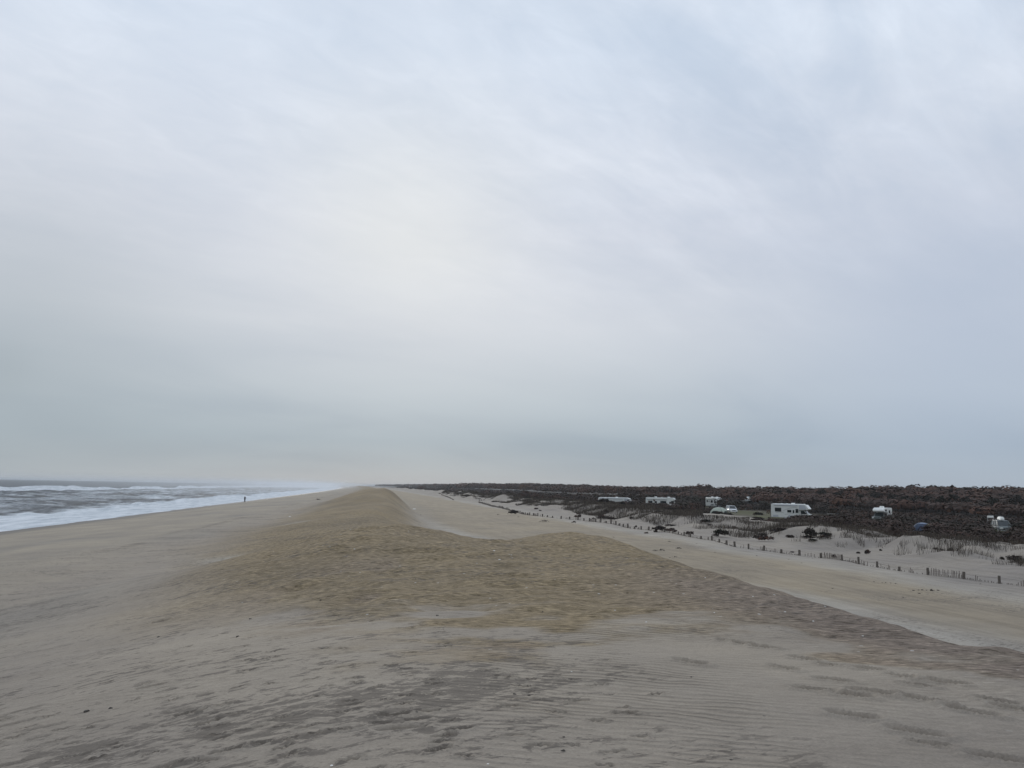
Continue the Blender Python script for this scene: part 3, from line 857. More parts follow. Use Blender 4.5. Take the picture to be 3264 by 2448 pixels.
for k in range(46):
    px = tr.uniform(1850, 2640); py = np.interp(px, [1850, 2100, 2300, 2640], [1622, 1652, 1672, 1712]) + tr.uniform(-16, 4)
    bush(px, py, tr.uniform(24, 56), tr.uniform(9, 17), (B_dark + B_brown)[k % 6],
         'one of many small dark bushes scattered over the pale hummocks of the back dune', 'small bushes scattered over the back dune')

# --- beach grass on the back dune
def grass_blades(n, rng):
    x = 34 + 22 * rng.random(n); y = 28 + 460 * rng.random(n) ** 1.6
    pat = fbm(x / 3.2, y / 4.5, 301, 3) + 0.5 * fbm(x / 12, y / 16, 305, 2) + 0.5 * sstep(35, 42, x) + 0.55 * sstep(66, 95, y) * (1 - sstep(190, 300, y)) + 0.28 * sstep(72, 90, y) + 0.9 * (fbm(x / 0.9, y / 1.3, 309, 2) > 0.28) * (1 - sstep(72, 90, y)) - 0.50
    k = rng.random(n) < np.clip(pat * 1.3, 0, 0.7); x, y = x[k], y[k]
    x = x + coast(y)
    z = height(x, y); m = len(x)
    far = np.hypot(x, y)
    h = np.minimum(rng.uniform(0.18, 0.50, m), max_top(x, y) - z); ok = h > 0.08
    x, y, z, far, h = x[ok], y[ok], z[ok], far[ok], h[ok]; m = len(x); w = np.maximum(0.008, far * 0.00013) * rng.uniform(0.8, 1.6, m)
    a = rng.random(m) * 6.28; lean = rng.normal(0.12, 0.22, (m, 2)) * h[:, None]
    dx, dy = np.cos(a) * w, np.sin(a) * w
    b0 = np.stack([x - dx, y - dy, z - 0.03], -1); b1 = np.stack([x + dx, y + dy, z - 0.03], -1)
    t1 = np.stack([x + dx * .4 + lean[:, 0], y + dy * .4 + lean[:, 1], z + h], -1)
    t0 = np.stack([x - dx * .4 + lean[:, 0], y - dy * .4 + lean[:, 1], z + h * 0.96], -1)
    v = np.stack([b0, b1, t1, t0], 1).reshape(-1, 3)
    f = np.arange(4 * m, dtype=np.int32).reshape(m, 4)
    tab = np.array([[0.085, 0.07, 0.055], [0.05, 0.044, 0.036], [0.12, 0.10, 0.08], [0.05, 0.036, 0.03]])
    t = tab[rng.integers(0, 4, m)]
    return v, f, np.repeat(t, 4, axis=0)


v, f, c = grass_blades(520000, np.random.default_rng(17))
o = link_mesh('beach_grass', np_mesh('beach_grass', v, f, False, c), M['grass'])
tag(o, 'thin brown beach grass growing in patches over the back dune', 'grass', kind='stuff')

# ------------------------------------------------------------------ vehicles
def wheel(parent, x, y, r, w=0.24, dual=False):
    t = MB().cyl((x, y, r), (0, 1, 0), r, w, 20).build('wheel', M['rubber'], parent, 0.03, 2, True)
    sgn = 1 if y > 0 else -1
    MB().cyl((x, y + sgn * (w / 2), r), (0, 1, 0), r * 0.58, 0.03, 16).build('rim', M['alloy'], t, 0.01, 1)
    return t


def side_panels(parent, name, rects, W, mat, proud=0.012, frame=None):
    """rects (x0,x1,z0,z1,side)"""
    for x0, x1, z0, z1, s in rects:
        y = s * W / 2
        wf = MB().box(x0, x1, min(y, y + s * proud), max(y, y + s * proud), z0, z1).build(name, mat, parent)
        if frame:
            fb = MB(); t = 0.035; ya, yb = min(y, y + s * (proud + .01)), max(y, y + s * (proud + .01))
            fb.box(x0 - t, x1 + t, ya, yb, z1, z1 + t).box(x0 - t, x1 + t, ya, yb, z0 - t, z0)
            fb.box(x0 - t, x0, ya, yb, z0, z1).box(x1, x1 + t, ya, yb, z0, z1)
            fb.build('frame', frame, wf)


def roof_unit(parent, x, z, l=0.75, h=0.24, name='air_conditioner', mat='rv_cap'):
    MB().box(x - l / 2, x + l / 2, -0.34, 0.34, z, z + h, 0.10, 0.06).build(name, M[mat], parent, 0.04)


def roof_vent(parent, x, z, y=0.2):
    MB().box(x - 0.2, x + 0.2, y - 0.2, y + 0.2, z, z + 0.12, 0.05, 0.05).build('roof_vent', M['rv_white'], parent, 0.02)


def strip(parent, pts, W, sides=(-1, 1), t=0.05, mat='stripe'):
    for s in sides:
        b = MB()
        y0 = s * W / 2; y1 = s * (W / 2 + 0.008)
        for (xa, za), (xb, zb) in zip(pts[:-1], pts[1:]):
            vs = [(xa, y0, za - t / 2), (xb, y0, zb - t / 2), (xb, y0, zb + t / 2), (xa, y0, za + t / 2)]
            vs += [(p[0], y1, p[2]) for p in vs]
            b.add(vs, [(0, 1, 2, 3), (7, 6, 5, 4), (0, 4, 5, 1), (1, 5, 6, 2), (2, 6, 7, 3), (3, 7, 4, 0)])
        b.build('stripe', M[mat], parent)


def motorhome_c(name, loc, rz, label, L=8.9, W=2.45, H=3.05, dark=False):
    """cab-over motorhome: coach box, over-cab nose, van cab and bonnet; front towards +x"""
    r = empty(name, loc, rz, label, 'motorhome')
    xr = -L / 2; xf = L / 2; xc = xf - 2.35
    prof = [(xr, 0.55), (xr + 1.9, 0.48), (xc, 0.48), (xc, 1.98), (xf - 0.75, 2.02), (xf - 0.52, 2.16), (xf - 1.15, 2.94), (xf - 1.9, H), (xr + 0.1, H), (xr, H - 0.1)]
    MB().prism(prof, -W / 2, W / 2).build('body', M['rv_white'], r, 0.05)
    # bright sloping front of the over-cab nose, and its grey side panels
    nx, nz = xf - 0.52, 2.16
    MB().add([(xf - 0.515, -W / 2 + .12, 2.2), (xf - 0.515, W / 2 - .12, 2.2), (xf - 1.13, W / 2 - .12, 2.95), (xf - 1.13, -W / 2 + .12, 2.95),
              (xf - 0.48, -W / 2 + .12, 2.2), (xf - 0.48, W / 2 - .12, 2.2), (xf - 1.095, W / 2 - .12, 2.97), (xf - 1.095, -W / 2 + .12, 2.97)],
             [(0, 1, 2, 3), (7, 6, 5, 4), (0, 4, 5, 1), (1, 5, 6, 2), (2, 6, 7, 3), (3, 7, 4, 0)]).build('front_cap', M['rv_cap'], r)
    for s in (-1, 1):
        gp = MB()
        ya, yb = sorted((s * W / 2, s * (W / 2 + .01)))
        gp.prism([(xc + 0.05, 2.08), (xf - 0.85, 2.10), (xf - 1.2, 2.86), (xc + 0.1, 2.92)], ya, yb)
        gp.build('side_panel', M['rv_grey'], r)
    # cab
    cw = 1.98
    cab = [(xc, 0.5), (xf - 0.02, 0.5), (xf, 0.85), (xf - 0.06, 1.12), (xf - 0.75, 1.25), (xf - 1.45, 1.97), (xc, 1.97)]
    MB().prism(cab, -cw / 2, cw / 2, lambda x, z: 0.12 if z > 1.5 else 0.0).build('cab', M['rv_white'], r, 0.05)
    MB().add([(xf - 0.80, -.85, 1.29), (xf - 0.80, .85, 1.29), (xf - 1.40, .80, 1.93), (xf - 1.40, -.80, 1.93),
              (xf - 0.77, -.85, 1.31), (xf - 0.77, .85, 1.31), (xf - 1.37, .80, 1.95), (xf - 1.37, -.80, 1.95)],
             [(0, 1, 2, 3), (7, 6, 5, 4), (0, 4, 5, 1), (1, 5, 6, 2), (2, 6, 7, 3), (3, 7, 4, 0)]).build('windscreen', M['glass'], r)
    for s in (-1, 1):
        ya, yb = sorted((s * (cw / 2 - 0.02), s * (cw / 2 + 0.012)))
        MB().prism([(xc + 0.35, 1.24), (xf - 0.92, 1.24), (xf - 1.4, 1.86), (xc + 0.35, 1.86)], ya, yb).build('cab_window', M['glass'], r)
        MB().box(xf - 0.03, xf + 0.03, s * .62 - .16, s * .62 + .16, 0.86, 1.05).build('headlight', M['lamp'], r, 0.02)
        MB().box(xf - 1.0, xf - 0.88, s * 1.0, s * 1.27, 1.3, 1.62).build('mirror', M['trim'], r, 0.03) if s < 0 else \
            MB().box(xf - 1.0, xf - 0.88, 1.0, 1.27, 1.3, 1.62).build('mirror', M['trim'], r, 0.03)
        MB().box(xr - 0.02, xr + 0.01, s * 1.0 - .1, s * 1.0 + .1, 0.8, 1.1).build('tail_light', M['amber'], r)
        wheel(r, xf - 0.95, s * (cw / 2 - 0.12), 0.38); wheel(r, xr + 2.75, s * (W / 2 - 0.16), 0.38, 0.3)
    MB().box(xf - 0.02, xf + 0.025, -.42, .42, 0.82, 1.06).build('grille', M['trim'], r)
    MB().box(xf - 0.05, xf + 0.08, -.98, .98, 0.42, 0.62).build('bumper', M['rv_grey'], r, 0.04)
    side_panels(r, 'window', [(xr + 0.8, xr + 1.95, 1.62, 2.3, -1), (xc - 2.1, xc - 1.4, 1.5, 1.92, -1), (xc - 0.55, xc - 0.1, 1.45, 2.15, -1),
                              (xr + 0.8, xr + 2.0, 1.62, 2.3, 1), (xc - 2.6, xc - 1.2, 1.5, 2.2, 1)], W, M['glass'], 0.012, M['trim'])
    d = MB().box(xc - 1.22, xc - 0.66, -W / 2 - 0.014, -W / 2, 0.6, 2.3).build('door', M['rv_white'], r)
    MB().box(xc - 1.12, xc - 0.80, -W / 2 - 0.022, -W / 2 - 0.0145, 1.35, 1.95).build('door_window', M['glass'], d)
    MB().box(xc - 1.2, xc - 1.15, -W / 2 - 0.05, -W / 2 - 0.0145, 1.2, 1.3).build('handle', M['trim'], d)
    MB().tube((xr + 0.6, -W / 2 - 0.07, 2.82), (xc - 0.2, -W / 2 - 0.07, 2.82), 0.07, 0.07, 10).build('awning', M['rv_grey'], r)
    strip(r, [(xr + 2.3, 1.72), (xr + 2.9, 2.05), (xr + 3.6, 2.3), (xr + 4.4, 2.42), (xc - 0.3, 2.45)], W)
    strip(r, [(xr + 0.9, 1.40), (xr + 1.6, 1.5), (xr + 2.2, 1.48), (xr + 2.5, 1.3)], W)
    strip(r, [(xr + 2.6, 1.05), (xr + 3.3, 1.18), (xr + 4.4, 1.22), (xr + 5.0, 1.22)], W)
    for s in (-1, 1):
        for xa, xb in ((xr + 0.4, xr + 1.4), (xr + 3.3, xr + 4.3), (xr + 4.5, xr + 5.2)):
            ya, yb = sorted((s * W / 2, s * (W / 2 + .009)))
            MB().box(xa, xb, ya, yb, 0.58, 0.95).build('locker_door', M['rv_grey'], r)
    roof_unit(r, xr + L * 0.52, H); roof_vent(r, xr + 1.7, H); roof_vent(r, xr + 2.9, H, -0.3)
    MB().box(xr + 0.1, xf - 1.8, -0.95, 0.95, H - 0.001, H + 0.05, 0.2, 0.2).build('roof', M['rv_cap'], r)
    MB().box(xf - 1.75, xf - 1.35, -.3, .3, H - 0.03, H + 0.10, 0.1, 0.1).build('satellite_dome', M['rv_cap'], r, 0.03)
    lad = MB()
    for yy in (0.55, 0.95): lad.tube((xr - 0.08, yy, 0.7), (xr - 0.08, yy, H), 0.02)
    for k in range(6): lad.tube((xr - 0.08, 0.55, 0.9 + k * 0.36), (xr - 0.08, 0.95, 0.9 + k * 0.36), 0.015)
    lad.build('ladder', M['alloy'], r)
    MB().box(xr - 0.14, xr, -1.0, 1.0, 0.42, 0.6).build('bumper', M['trim'], r, 0.03)
    return r


def motorhome_a(name, loc, rz, label, L=10.2, W=2.5, H=3.25, front='rv_white', band='rv_navy'):
    """bus-fronted motorhome with one big windscreen"""
    r = empty(name, loc, rz, label, 'motorhome')
    xr = -L / 2; xf = L / 2
    prof = [(xr, 0.5), (xf - 0.15, 0.45), (xf, 0.8), (xf - 0.02, 1.25), (xf - 0.22, 2.45), (xf - 0.42, 2.95), (xf - 0.9, H), (xr + 0.12, H), (xr, H - 0.12)]
    MB().prism(prof, -W / 2, W / 2).build('body', M['rv_white'], r, 0.09, 3)
    def face(x0, z0, x1, z1, hw, nm, mat, off):
        MB().add([(x0 + off, -hw, z0), (x0 + off, hw, z0), (x1 + off, hw, z1), (x1 + off, -hw, z1),
                  (x0 - .05, -hw, z0), (x0 - .05, hw, z0), (x1 - .05, hw, z1), (x1 - .05, -hw, z1)],
                 [(0, 1, 2, 3), (7, 6, 5, 4), (0, 4, 5, 1), (1, 5, 6, 2), (2, 6, 7, 3), (3, 7, 4, 0)]).build(nm, mat, r)
    face(xf - 0.035, 1.35, xf - 0.21, 2.38, W / 2 - 0.16, 'windscreen', M['glass'], 0.02)
    face(xf - 0.0, 0.72, xf - 0.012, 1.2, W / 2 - 0.2, 'front_panel', M[band], 0.015)
    MB().box(xf - 0.1, xf + 0.06, -W / 2 + .05, W / 2 - .05, 0.42, 0.66).build('bumper', M['rv_grey'], r, 0.05)
    for s in (-1, 1):
        MB().box(xf + 0.01, xf + 0.05, s * .92 - .15, s * .92 + .15, 0.85, 1.05).build('headlight', M['lamp'], r, 0.02)
        MB().box(xf - 0.12, xf + 0.12, min(s * 1.27, s * 1.5), max(s * 1.27, s * 1.5), 1.65, 2.05).build('mirror', M['trim'], r, 0.03)
        wheel(r, xf - 1.9, s * (W / 2 - 0.16), 0.45); wheel(r, xr + 3.0, s * (W / 2 - 0.18), 0.45, 0.34)
    side_panels(r, 'window', [(xf - 1.55, xf - 0.55, 1.55, 2.35, -1), (xf - 1.55, xf - 0.55, 1.55, 2.35, 1), (xr + 4.2, xr + 5.8, 1.6, 2.3, -1), (xr + 0.9, xr + 1.9, 1.7, 2.3, -1),
                              (xr + 2.6, xr + 3.2, 1.75, 2.2, -1), (xr + 4.6, xr + 6.4, 1.6, 2.3, 1), (xr + 1.2, xr + 2.6, 1.7, 2.3, 1)], W, M['glass'], 0.012, M['trim'])
    d = MB().box(xr + 6.6, xr + 7.2, -W / 2 - 0.014, -W / 2, 0.6, 2.4).build('door', M['rv_white'], r)
    MB().box(xr + 6.7, xr + 7.1, -W / 2 - 0.022, -W / 2 - 0.0145, 1.5, 2.1).build('door_window', M['glass'], d)
    for s in (-1, 1):
        ya, yb = sorted((s * W / 2, s * (W / 2 + .008)))
        MB().box(xr + 0.25, xf - 2.4, ya, yb, 2.52, 2.66).build('stripe', M['stripe'], r)
        MB().prism([(xr + 3.4, 0.62), (xf - 0.5, 0.62), (xf - 0.4, 1.2), (xr + 5.0, 1.2)], ya, yb).build('side_panel', M['stripe'], r)
    MB().tube((xr + 0.6, -W / 2 - 0.07, 2.95), (xf - 2.6, -W / 2 - 0.07, 2.95), 0.07, 0.07, 10).build('awning', M['rv_cap'], r)
    roof_unit(r, xr + L * 0.3, H); roof_unit(r, xr + L * 0.74, H); roof_vent(r, xr + L * 0.5, H)
    return r


def place(px, dist):
    x, y = at_depth(px, dist); return (x, y, zat(x, y))


motorhome_c('motorhome', place(2525, 172), math.radians(-40), 'large white cab-over motorhome with thin dark swoosh stripes, parked closest to the dune', L=7.6)
motorhome_c('motorhome', place(1964, 246), math.radians(-27), 'long white cab-over motorhome half hidden by bushes, nearest to the sea of the row', L=9.6)
motorhome_a('motorhome', place(2109, 250), math.radians(-32), 'long white bus-fronted motorhome with two roof units, half sunk behind dark bushes', L=8.5)
motorhome_a('motorhome', place(2277, 288), math.radians(-88), 'motorhome seen from the front, big dark windscreen under a white brow and navy panels', L=8.5, band='rv_navy')


def fifth_wheel(loc, rz):
    r = empty('caravan_trailer', loc, rz, 'white trailer with a rounded nose in the trees beyond the green lawn', 'caravan')
    L, W, H = 6.6, 2.4, 3.1; xr, xf = -L / 2, L / 2
    prof = [(xr, 0.7), (xf - 2.2, 0.7), (xf - 2.1, 1.35), (xf, 1.45), (xf - 0.05, 2.0), (xf - 0.35, 2.6), (xf - 0.85, 2.95), (xf - 1.5, H), (xr + 0.1, H), (xr, H - 0.1)]
    MB().prism(prof, -W / 2, W / 2).build('body', M['rv_white'], r, 0.07)
    side_panels(r, 'window', [(xr + 0.8, xr + 2.0, 1.7, 2.35, 1), (xr + 3.0, xr + 4.2, 1.7, 2.35, 1), (xr + 1.2, xr + 2.2, 1.7, 2.35, -1)], W, M['glass'], 0.012, M['trim'])
    for s in (-1, 1):
        bd = MB()
        ya, yb = sorted((s * W / 2, s * (W / 2 + .008)))
        bd.prism([(xr + 0.4, 0.85), (xf - 2.4, 0.85), (xf - 0.4, 1.6), (xf - 0.9, 1.9), (xf - 2.6, 1.5), (xr + 0.4, 1.5)], ya, yb)
        bd.build('stripe', M['stripe'], r)
    for s in (-1, 1): wheel(r, xr + 2.2, s * (W / 2 - 0.15), 0.36); wheel(r, xr + 3.0, s * (W / 2 - 0.15), 0.36)
    roof_unit(r, 0.1, H, 0.9, 0.28)
    for s in (-1, 1): MB().tube((xf - 1.0, s * 0.7, 0), (xf - 1.0, s * 0.7, 1.5), 0.05).build('landing_leg', M['alloy'], r)
    return r


x_, y_, z_ = place(2402, 320)
fifth_wheel((x_, y_, z_ + 0.35), math.radians(205))


def truck_camper(loc, rz):
    r = empty('pickup_camper', loc, rz, 'pickup truck with a white camper body overhanging its cab, half hidden in dark bushes', 'camper')
    W = 2.05
    t = [(-2.4, 0.5), (2.5, 0.5), (2.55, 0.95), (1.45, 1.1), (0.95, 1.7), (-0.2, 1.75), (-0.3, 1.15), (-2.4, 1.15)]
    MB().prism(t, -0.95, 0.95, lambda x, z: 0.12 if z > 1.3 else 0.0).build('truck_body', M['car_grey'], r, 0.05)
    c = [(-2.7, 0.9), (-0.4, 0.9), (-0.35, 1.82), (1.5, 1.85), (1.75, 2.1), (1.45, 2.5), (1.0, 2.62), (-2.6, 2.62), (-2.7, 2.5)]
    MB().prism(c, -W / 2, W / 2).build('camper_body', M['rv_cap'], r, 0.06)
    side_panels(r, 'window', [(-1.6, -0.9, 1.7, 2.15, 1), (-1.6, -0.9, 1.7, 2.15, -1), (0.3, 1.0, 2.05, 2.3, 1), (0.3, 1.0, 2.05, 2.3, -1)], W, M['glass'], 0.012, M['trim'])
    for s in (-1, 1):
        ya, yb = sorted((s * .83, s * .87))
        MB().prism([(-0.1, 1.2), (1.2, 1.2), (0.9, 1.62), (-0.1, 1.62)], ya - .03 * (s < 0) , yb + .03 * (s > 0)).build('cab_window', M['glass'], r)
        MB().box(2.52, 2.58, s * .7 - .15, s * .7 + .15, 0.72, 0.9).build('headlight', M['lamp'], r, 0.02)
        wheel(r, 1.7, s * 0.82, 0.38); wheel(r, -1.5, s * 0.82, 0.38)
        MB().tube((-2.5, s * 1.08, 0), (-2.5, s * 1.08, 1.5), 0.04).build('camper_jack', M['alloy'], r)
    MB().add([(1.42, -.72, 1.14), (1.42, .72, 1.14), (0.99, .70, 1.66), (0.99, -.70, 1.66), (1.45, -.72, 1.16), (1.45, .72, 1.16), (1.02, .70, 1.68), (1.02, -.70, 1.68)],
             [(0, 1, 2, 3), (7, 6, 5, 4), (0, 4, 5, 1), (1, 5, 6, 2), (2, 6, 7, 3), (3, 7, 4, 0)]).build('windscreen', M['glass'], r)
    MB().box(-2.73, -2.7, -0.35, 0.35, 1.0, 2.4).build('door', M['rv_grey'], r)
    roof_unit(r, -0.3, 2.62, 0.9, 0.3)
    return r


x_, y_, z_ = place(2808, 165)
truck_camper((x_, y_, z_ + 0.1), math.radians(220))


def passenger_car(name, loc, rz, label, cat, paint, roof, L=4.9, W=1.9, H=1.72, hood=1.25, rack=False):
    r = empty(name, loc, rz, label, cat)
    xr, xf = -L / 2, L / 2; zb = 0.98
    low = [(xr + 0.05, 0.3), (xf - 0.1, 0.28), (xf, 0.5), (xf - 0.05, 0.78), (xf - hood, zb), (xr + 0.05, zb + 0.02), (xr, 0.6)]
    MB().prism(low, -W / 2, W / 2, lambda x, z: 0.06 if z > 0.7 else 0).build('body', paint, r, 0.07, 3, True)
    cab = [(xf - hood + 0.02, zb - 0.02), (xf - hood - 0.85, H), (xr + 0.5, H), (xr + 0.1, zb - 0.02)]
    MB().prism(cab, -W / 2 + 0.06, W / 2 - 0.06, lambda x, z: 0.19 if z > 1.3 else 0).build('cabin', M['glass'], r, 0.06, 2)
    MB().box(xr + 0.42, xf - hood - 0.78, -W / 2 + 0.22, W / 2 - 0.22, H - 0.05, H + 0.025, 0.04, 0.02).build('roof', roof, r, 0.03)
    for s in (-1, 1):
        def P(x, z): return (x, s * ((W / 2 - 0.05) - 0.19 * (z - zb) / (H - zb)), z)
        for xa, xb in ((xf - hood - 0.02, xf - hood - 0.85), (xf - hood - 1.5, xf - hood - 1.5), (xr + 1.35, xr + 1.4), (xr + 0.12, xr + 0.5)):
            MB().tube(P(xa, zb), P(xb, H), 0.045).build('window_pillar', paint, r)
    for s in (-1, 1):
        MB().box(xf - 0.14, xf + 0.01, s * .7 - .2, s * .7 + .2, 0.6, 0.78).build('headlight', M['lamp'], r, 0.03)
        MB().box(xr - 0.01, xr + 0.06, s * .8 - .1, s * .8 + .1, 0.7, 1.0).build('tail_light', M['amber'], r, 0.02)
        MB().box(xf - hood - 0.2, xf - hood - 0.05, min(s * .93, s * 1.12), max(s * .93, s * 1.12), 1.0, 1.16).build('mirror', paint, r, 0.03)
        wheel(r, xf - 0.9, s * (W / 2 - 0.1), 0.34, 0.22); wheel(r, xr + 0.9, s * (W / 2 - 0.1), 0.34, 0.22)
    MB().box(xf - 0.05, xf + 0.012, -.45, .45, 0.5, 0.68).build('grille', M['trim'], r, 0.01)
    MB().box(xf - 0.1, xf + 0.05, -W / 2 + .06, W / 2 - .06, 0.3, 0.46).build('bumper', roof, r, 0.05)
    if rack:
        for x in (-0.9, 0.2):
            rk = MB()
            rk.box(x - .03, x + .03, -0.75, 0.75, H + 0.06, H + 0.1)
            for s in (-1, 1): rk.box(x - .03, x + .03, s * .7 - .03, s * .7 + .03, H, H + 0.07)
            rk.build('roof_bar', M['trim'], r)
        MB().box(-1.3, 0.5, -0.30, 0.32, H + 0.101, H + 0.55, 0.12, 0.10).build('roof_box', M['rv_cap'], r, 0.08, 3)
    return r


passenger_car('minivan', place(2331, 228), math.radians(-98), 'white minivan facing the beach beside the green dome tent', 'car', M['car_white'], M['car_white'])
passenger_car('estate_car', place(3189, 131), math.radians(-112), 'dark grey car with headlights towards the sea and a white box on its roof', 'car', M['car_grey'], M['car_roof'], rack=True)
passenger_car('estate_car', place(2049, 318), math.radians(-40), 'car of which only the pale roof shows among dark bushes between the two long motorhomes', 'car', M['car_grey'], M['car_white'])


# ------------------------------------------------------------------ tents
def dome_grid(w, d, h, nu=16, nv=8, p=2.4, s=1.0):
    vs, fs = [], []
    for j in range(nv + 1):
        t = j / nv * PI / 2
        for i in range(nu):
            a = 2 * PI * i / nu
            ca, sa = math.cos(a), math.sin(a)
            k = (abs(ca) ** p + abs(sa) ** p) ** (-1 / p)
            rr = max(math.cos(t), 0.001) ** 0.75
            vs.append((w / 2 * ca * k * rr * s, d / 2 * sa * k * rr * s, h * math.sin(t) * s))
    for j in range(nv):
        for i in range(nu):
            fs.append((j * nu + i, j * nu + (i + 1) % nu, (j + 1) * nu + (i + 1) % nu, (j + 1) * nu + i))
    return vs, fs


def dome_tent(loc, rz):
    r = empty('dome_tent', loc, rz, 'grey-green dome tent with dark openings under a pale arched fly', 'tent')
    w, d, h = 3.7, 3.4, 1.95
    vs, fs = dome_grid(w, d, h, 28, 10)
    MB().add(vs, fs).build('tent_body', M['tent_dark'], r, 0, 2, True)
    # pale fly: upper part of the dome, with tails along the poles
    b = MB(); nu, nv = 40, 12
    V = {}
    for j in range(nv + 1):
        for i in range(nu):
            a = 2 * PI * i / nu
            tail = max(0, math.cos(2 * a - PI / 2 + (0 if True else 0))) ** 6 if True else 0
            tail = abs(math.cos(2 * (a - PI / 4))) ** 8
            low = math.radians(40 - 36 * tail)
            t = low + (PI / 2 - low) * j / nv
            ca, sa = math.cos(a), math.sin(a); k = (abs(ca) ** 2.4 + abs(sa) ** 2.4) ** (-1 / 2.4); rr = max(math.cos(t), .001) ** 0.75
            V[j, i] = (w / 2 * ca * k * rr * 1.025, d / 2 * sa * k * rr * 1.025, h * math.sin(t) * 1.03)
    b.add([V[j, i] for j in range(nv + 1) for i in range(nu)],
          [(j * nu + i, j * nu + (i + 1) % nu, (j + 1) * nu + (i + 1) % nu, (j + 1) * nu + i) for j in range(nv) for i in range(nu)])
    b.build('rain_fly', M['tent_fly'], r, 0, 2, True)
    hm = MB()
    vs, fs = dome_grid(w * 1.02, d * 1.02, h * 1.0, 28, 16)
    hm.add(vs, [f for f in fs if max(vs[i][2] for i in f) < 0.42]).build('hem', M['tent_hem'], r, 0, 2, True)
    for a0 in (PI / 4, 3 * PI / 4):
        pm = MB()
        last = None
        for k in range(21):
            t = PI * k / 20; rr = math.cos(t); kk = (2 * (0.7071 ** 2.4)) ** (-1 / 2.4)
            q = (w / 2 * math.cos(a0) * kk * math.copysign(abs(rr) ** .75, rr) * 1.04, d / 2 * math.sin(a0) * kk * math.copysign(abs(rr) ** .75, rr) * 1.04, h * math.sin(t) * 1.045)
            if last: pm.tube(last, q, 0.018, n=5)
            last = q
        pm.build('tent_pole', M['pole'], r)
    dr = MB(); n = 18
    dr.cyl((0, -d / 2 * 0.93, 0.75), (0, 1, -0.28), 0.5, 0.03, n)
    dr.build('door_panel', M['tent_dark'], r)
    return r


dome_tent(place(2291, 181), math.radians(-50))


def blue_tent(loc, rz):
    r = empty('dome_tent', loc, rz, 'low blue dome tent with a pale painted highlight on top and lime green end', 'tent')
    w, d, h = 2.7, 2.0, 1.35
    vs, fs = dome_grid(w, d, h, 28, 12)
    def sub(cond): return [f for f in fs if cond(sum(vs[i][0] for i in f) / 4, sum(vs[i][2] for i in f) / 4)]
    b = MB(); b.add(vs, sub(lambda x, z: z <= 1.26 and x <= 0.62)); b.build('tent_body', M['tent_blue'], r, 0, 2, True)
    b = MB(); b.add(vs, sub(lambda x, z: z > 1.26)); b.build('top_highlight', M['tent_highlight'], r, 0, 2, True)  # highlight along the top, painted as a paler panel
    b = MB(); b.add(vs, sub(lambda x, z: z <= 1.26 and x > 0.62)); b.build('end_panel', M['tent_green'], r, 0, 2, True)
    for a0 in (PI / 4, 3 * PI / 4):
        pm = MB()
        last = None; kk = (2 * (0.7071 ** 2.4)) ** (-1 / 2.4)
        for k in range(17):
            t = PI * k / 16; rr = math.cos(t)
            q = (w / 2 * math.cos(a0) * kk * math.copysign(abs(rr) ** .75, rr) * 1.01, d / 2 * math.sin(a0) * kk * math.copysign(abs(rr) ** .75, rr) * 1.01, h * math.sin(t) * 1.015)
            if last: pm.tube(last, q, 0.014, n=5)
            last = q
        pm.build('tent_pole', M['pole'], r)
    return r


x_, y_, z_ = place(2937, 121)
blue_tent((x_, y_, z_ + 0.12), math.radians(-33))


# ------------------------------------------------------------------ picnic tables and small camp things
def picnic_table(loc, rz, label):
    r = empty('picnic_table', loc, rz, label, 'picnic table')
    t = MB()
    for k in range(5): t.box(-0.95, 0.95, -0.38 + k * 0.155, -0.245 + k * 0.155, 0.72, 0.76)
    t.build('table_top', M['table'], r)
    for s in (-1, 1):
        MB().box(-0.95, 0.95, s * .72 - .13, s * .72 + .13, 0.42, 0.46).build('seat', M['table'], r)
    for x in (-0.65, 0.65):
        l = MB()
        for s in (-1, 1): l.tube((x, s * 0.25, 0.72), (x, s * 0.75, 0.0), 0.045, n=4)
        l.box(x - .03, x + .03, -0.84, 0.84, 0.36, 0.42).build('leg_frame', M['table'], r)
    return r


picnic_table(place(2628, 172), math.radians(-25), 'weathered picnic table on the sandy ground in front of the big motorhome')
picnic_table(place(2334, 205), math.radians(-15), 'pale picnic table on the lawn just before the white minivan')
picnic_table(place(2428, 210), math.radians(-20), 'grey picnic table on the lawn behind the big motorhome tail')
picnic_table(place(2648, 205), math.radians(-28), 'pale picnic table farther back, near the clearing at the wood edge')


def stand(loc, rz):  # legged white box put in for an unidentified white shape
    r = empty('white_topped_stand', loc, rz, 'white box on thin legs beside the grey car, standing in for an unclear white shape', 'camp table')
    MB().box(-0.45, 0.45, -0.3, 0.3, 0.95, 1.28).build('top_box', M['rv_cap'], r, 0.04)
    for x in (-0.4, 0.4):
        for y in (-0.25, 0.25): MB().tube((x * 1.1, y * 1.1, 0), (x, y, 0.95), 0.025).build('leg', M['alloy'], r)
    MB().box(-0.42, 0.42, -0.27, 0.27, 0.45, 0.47).build('shelf', M['alloy'], r)
    return r


x_, y_, z_ = place(3154, 147); stand((x_, y_, z_ + 0.9), math.radians(-30))

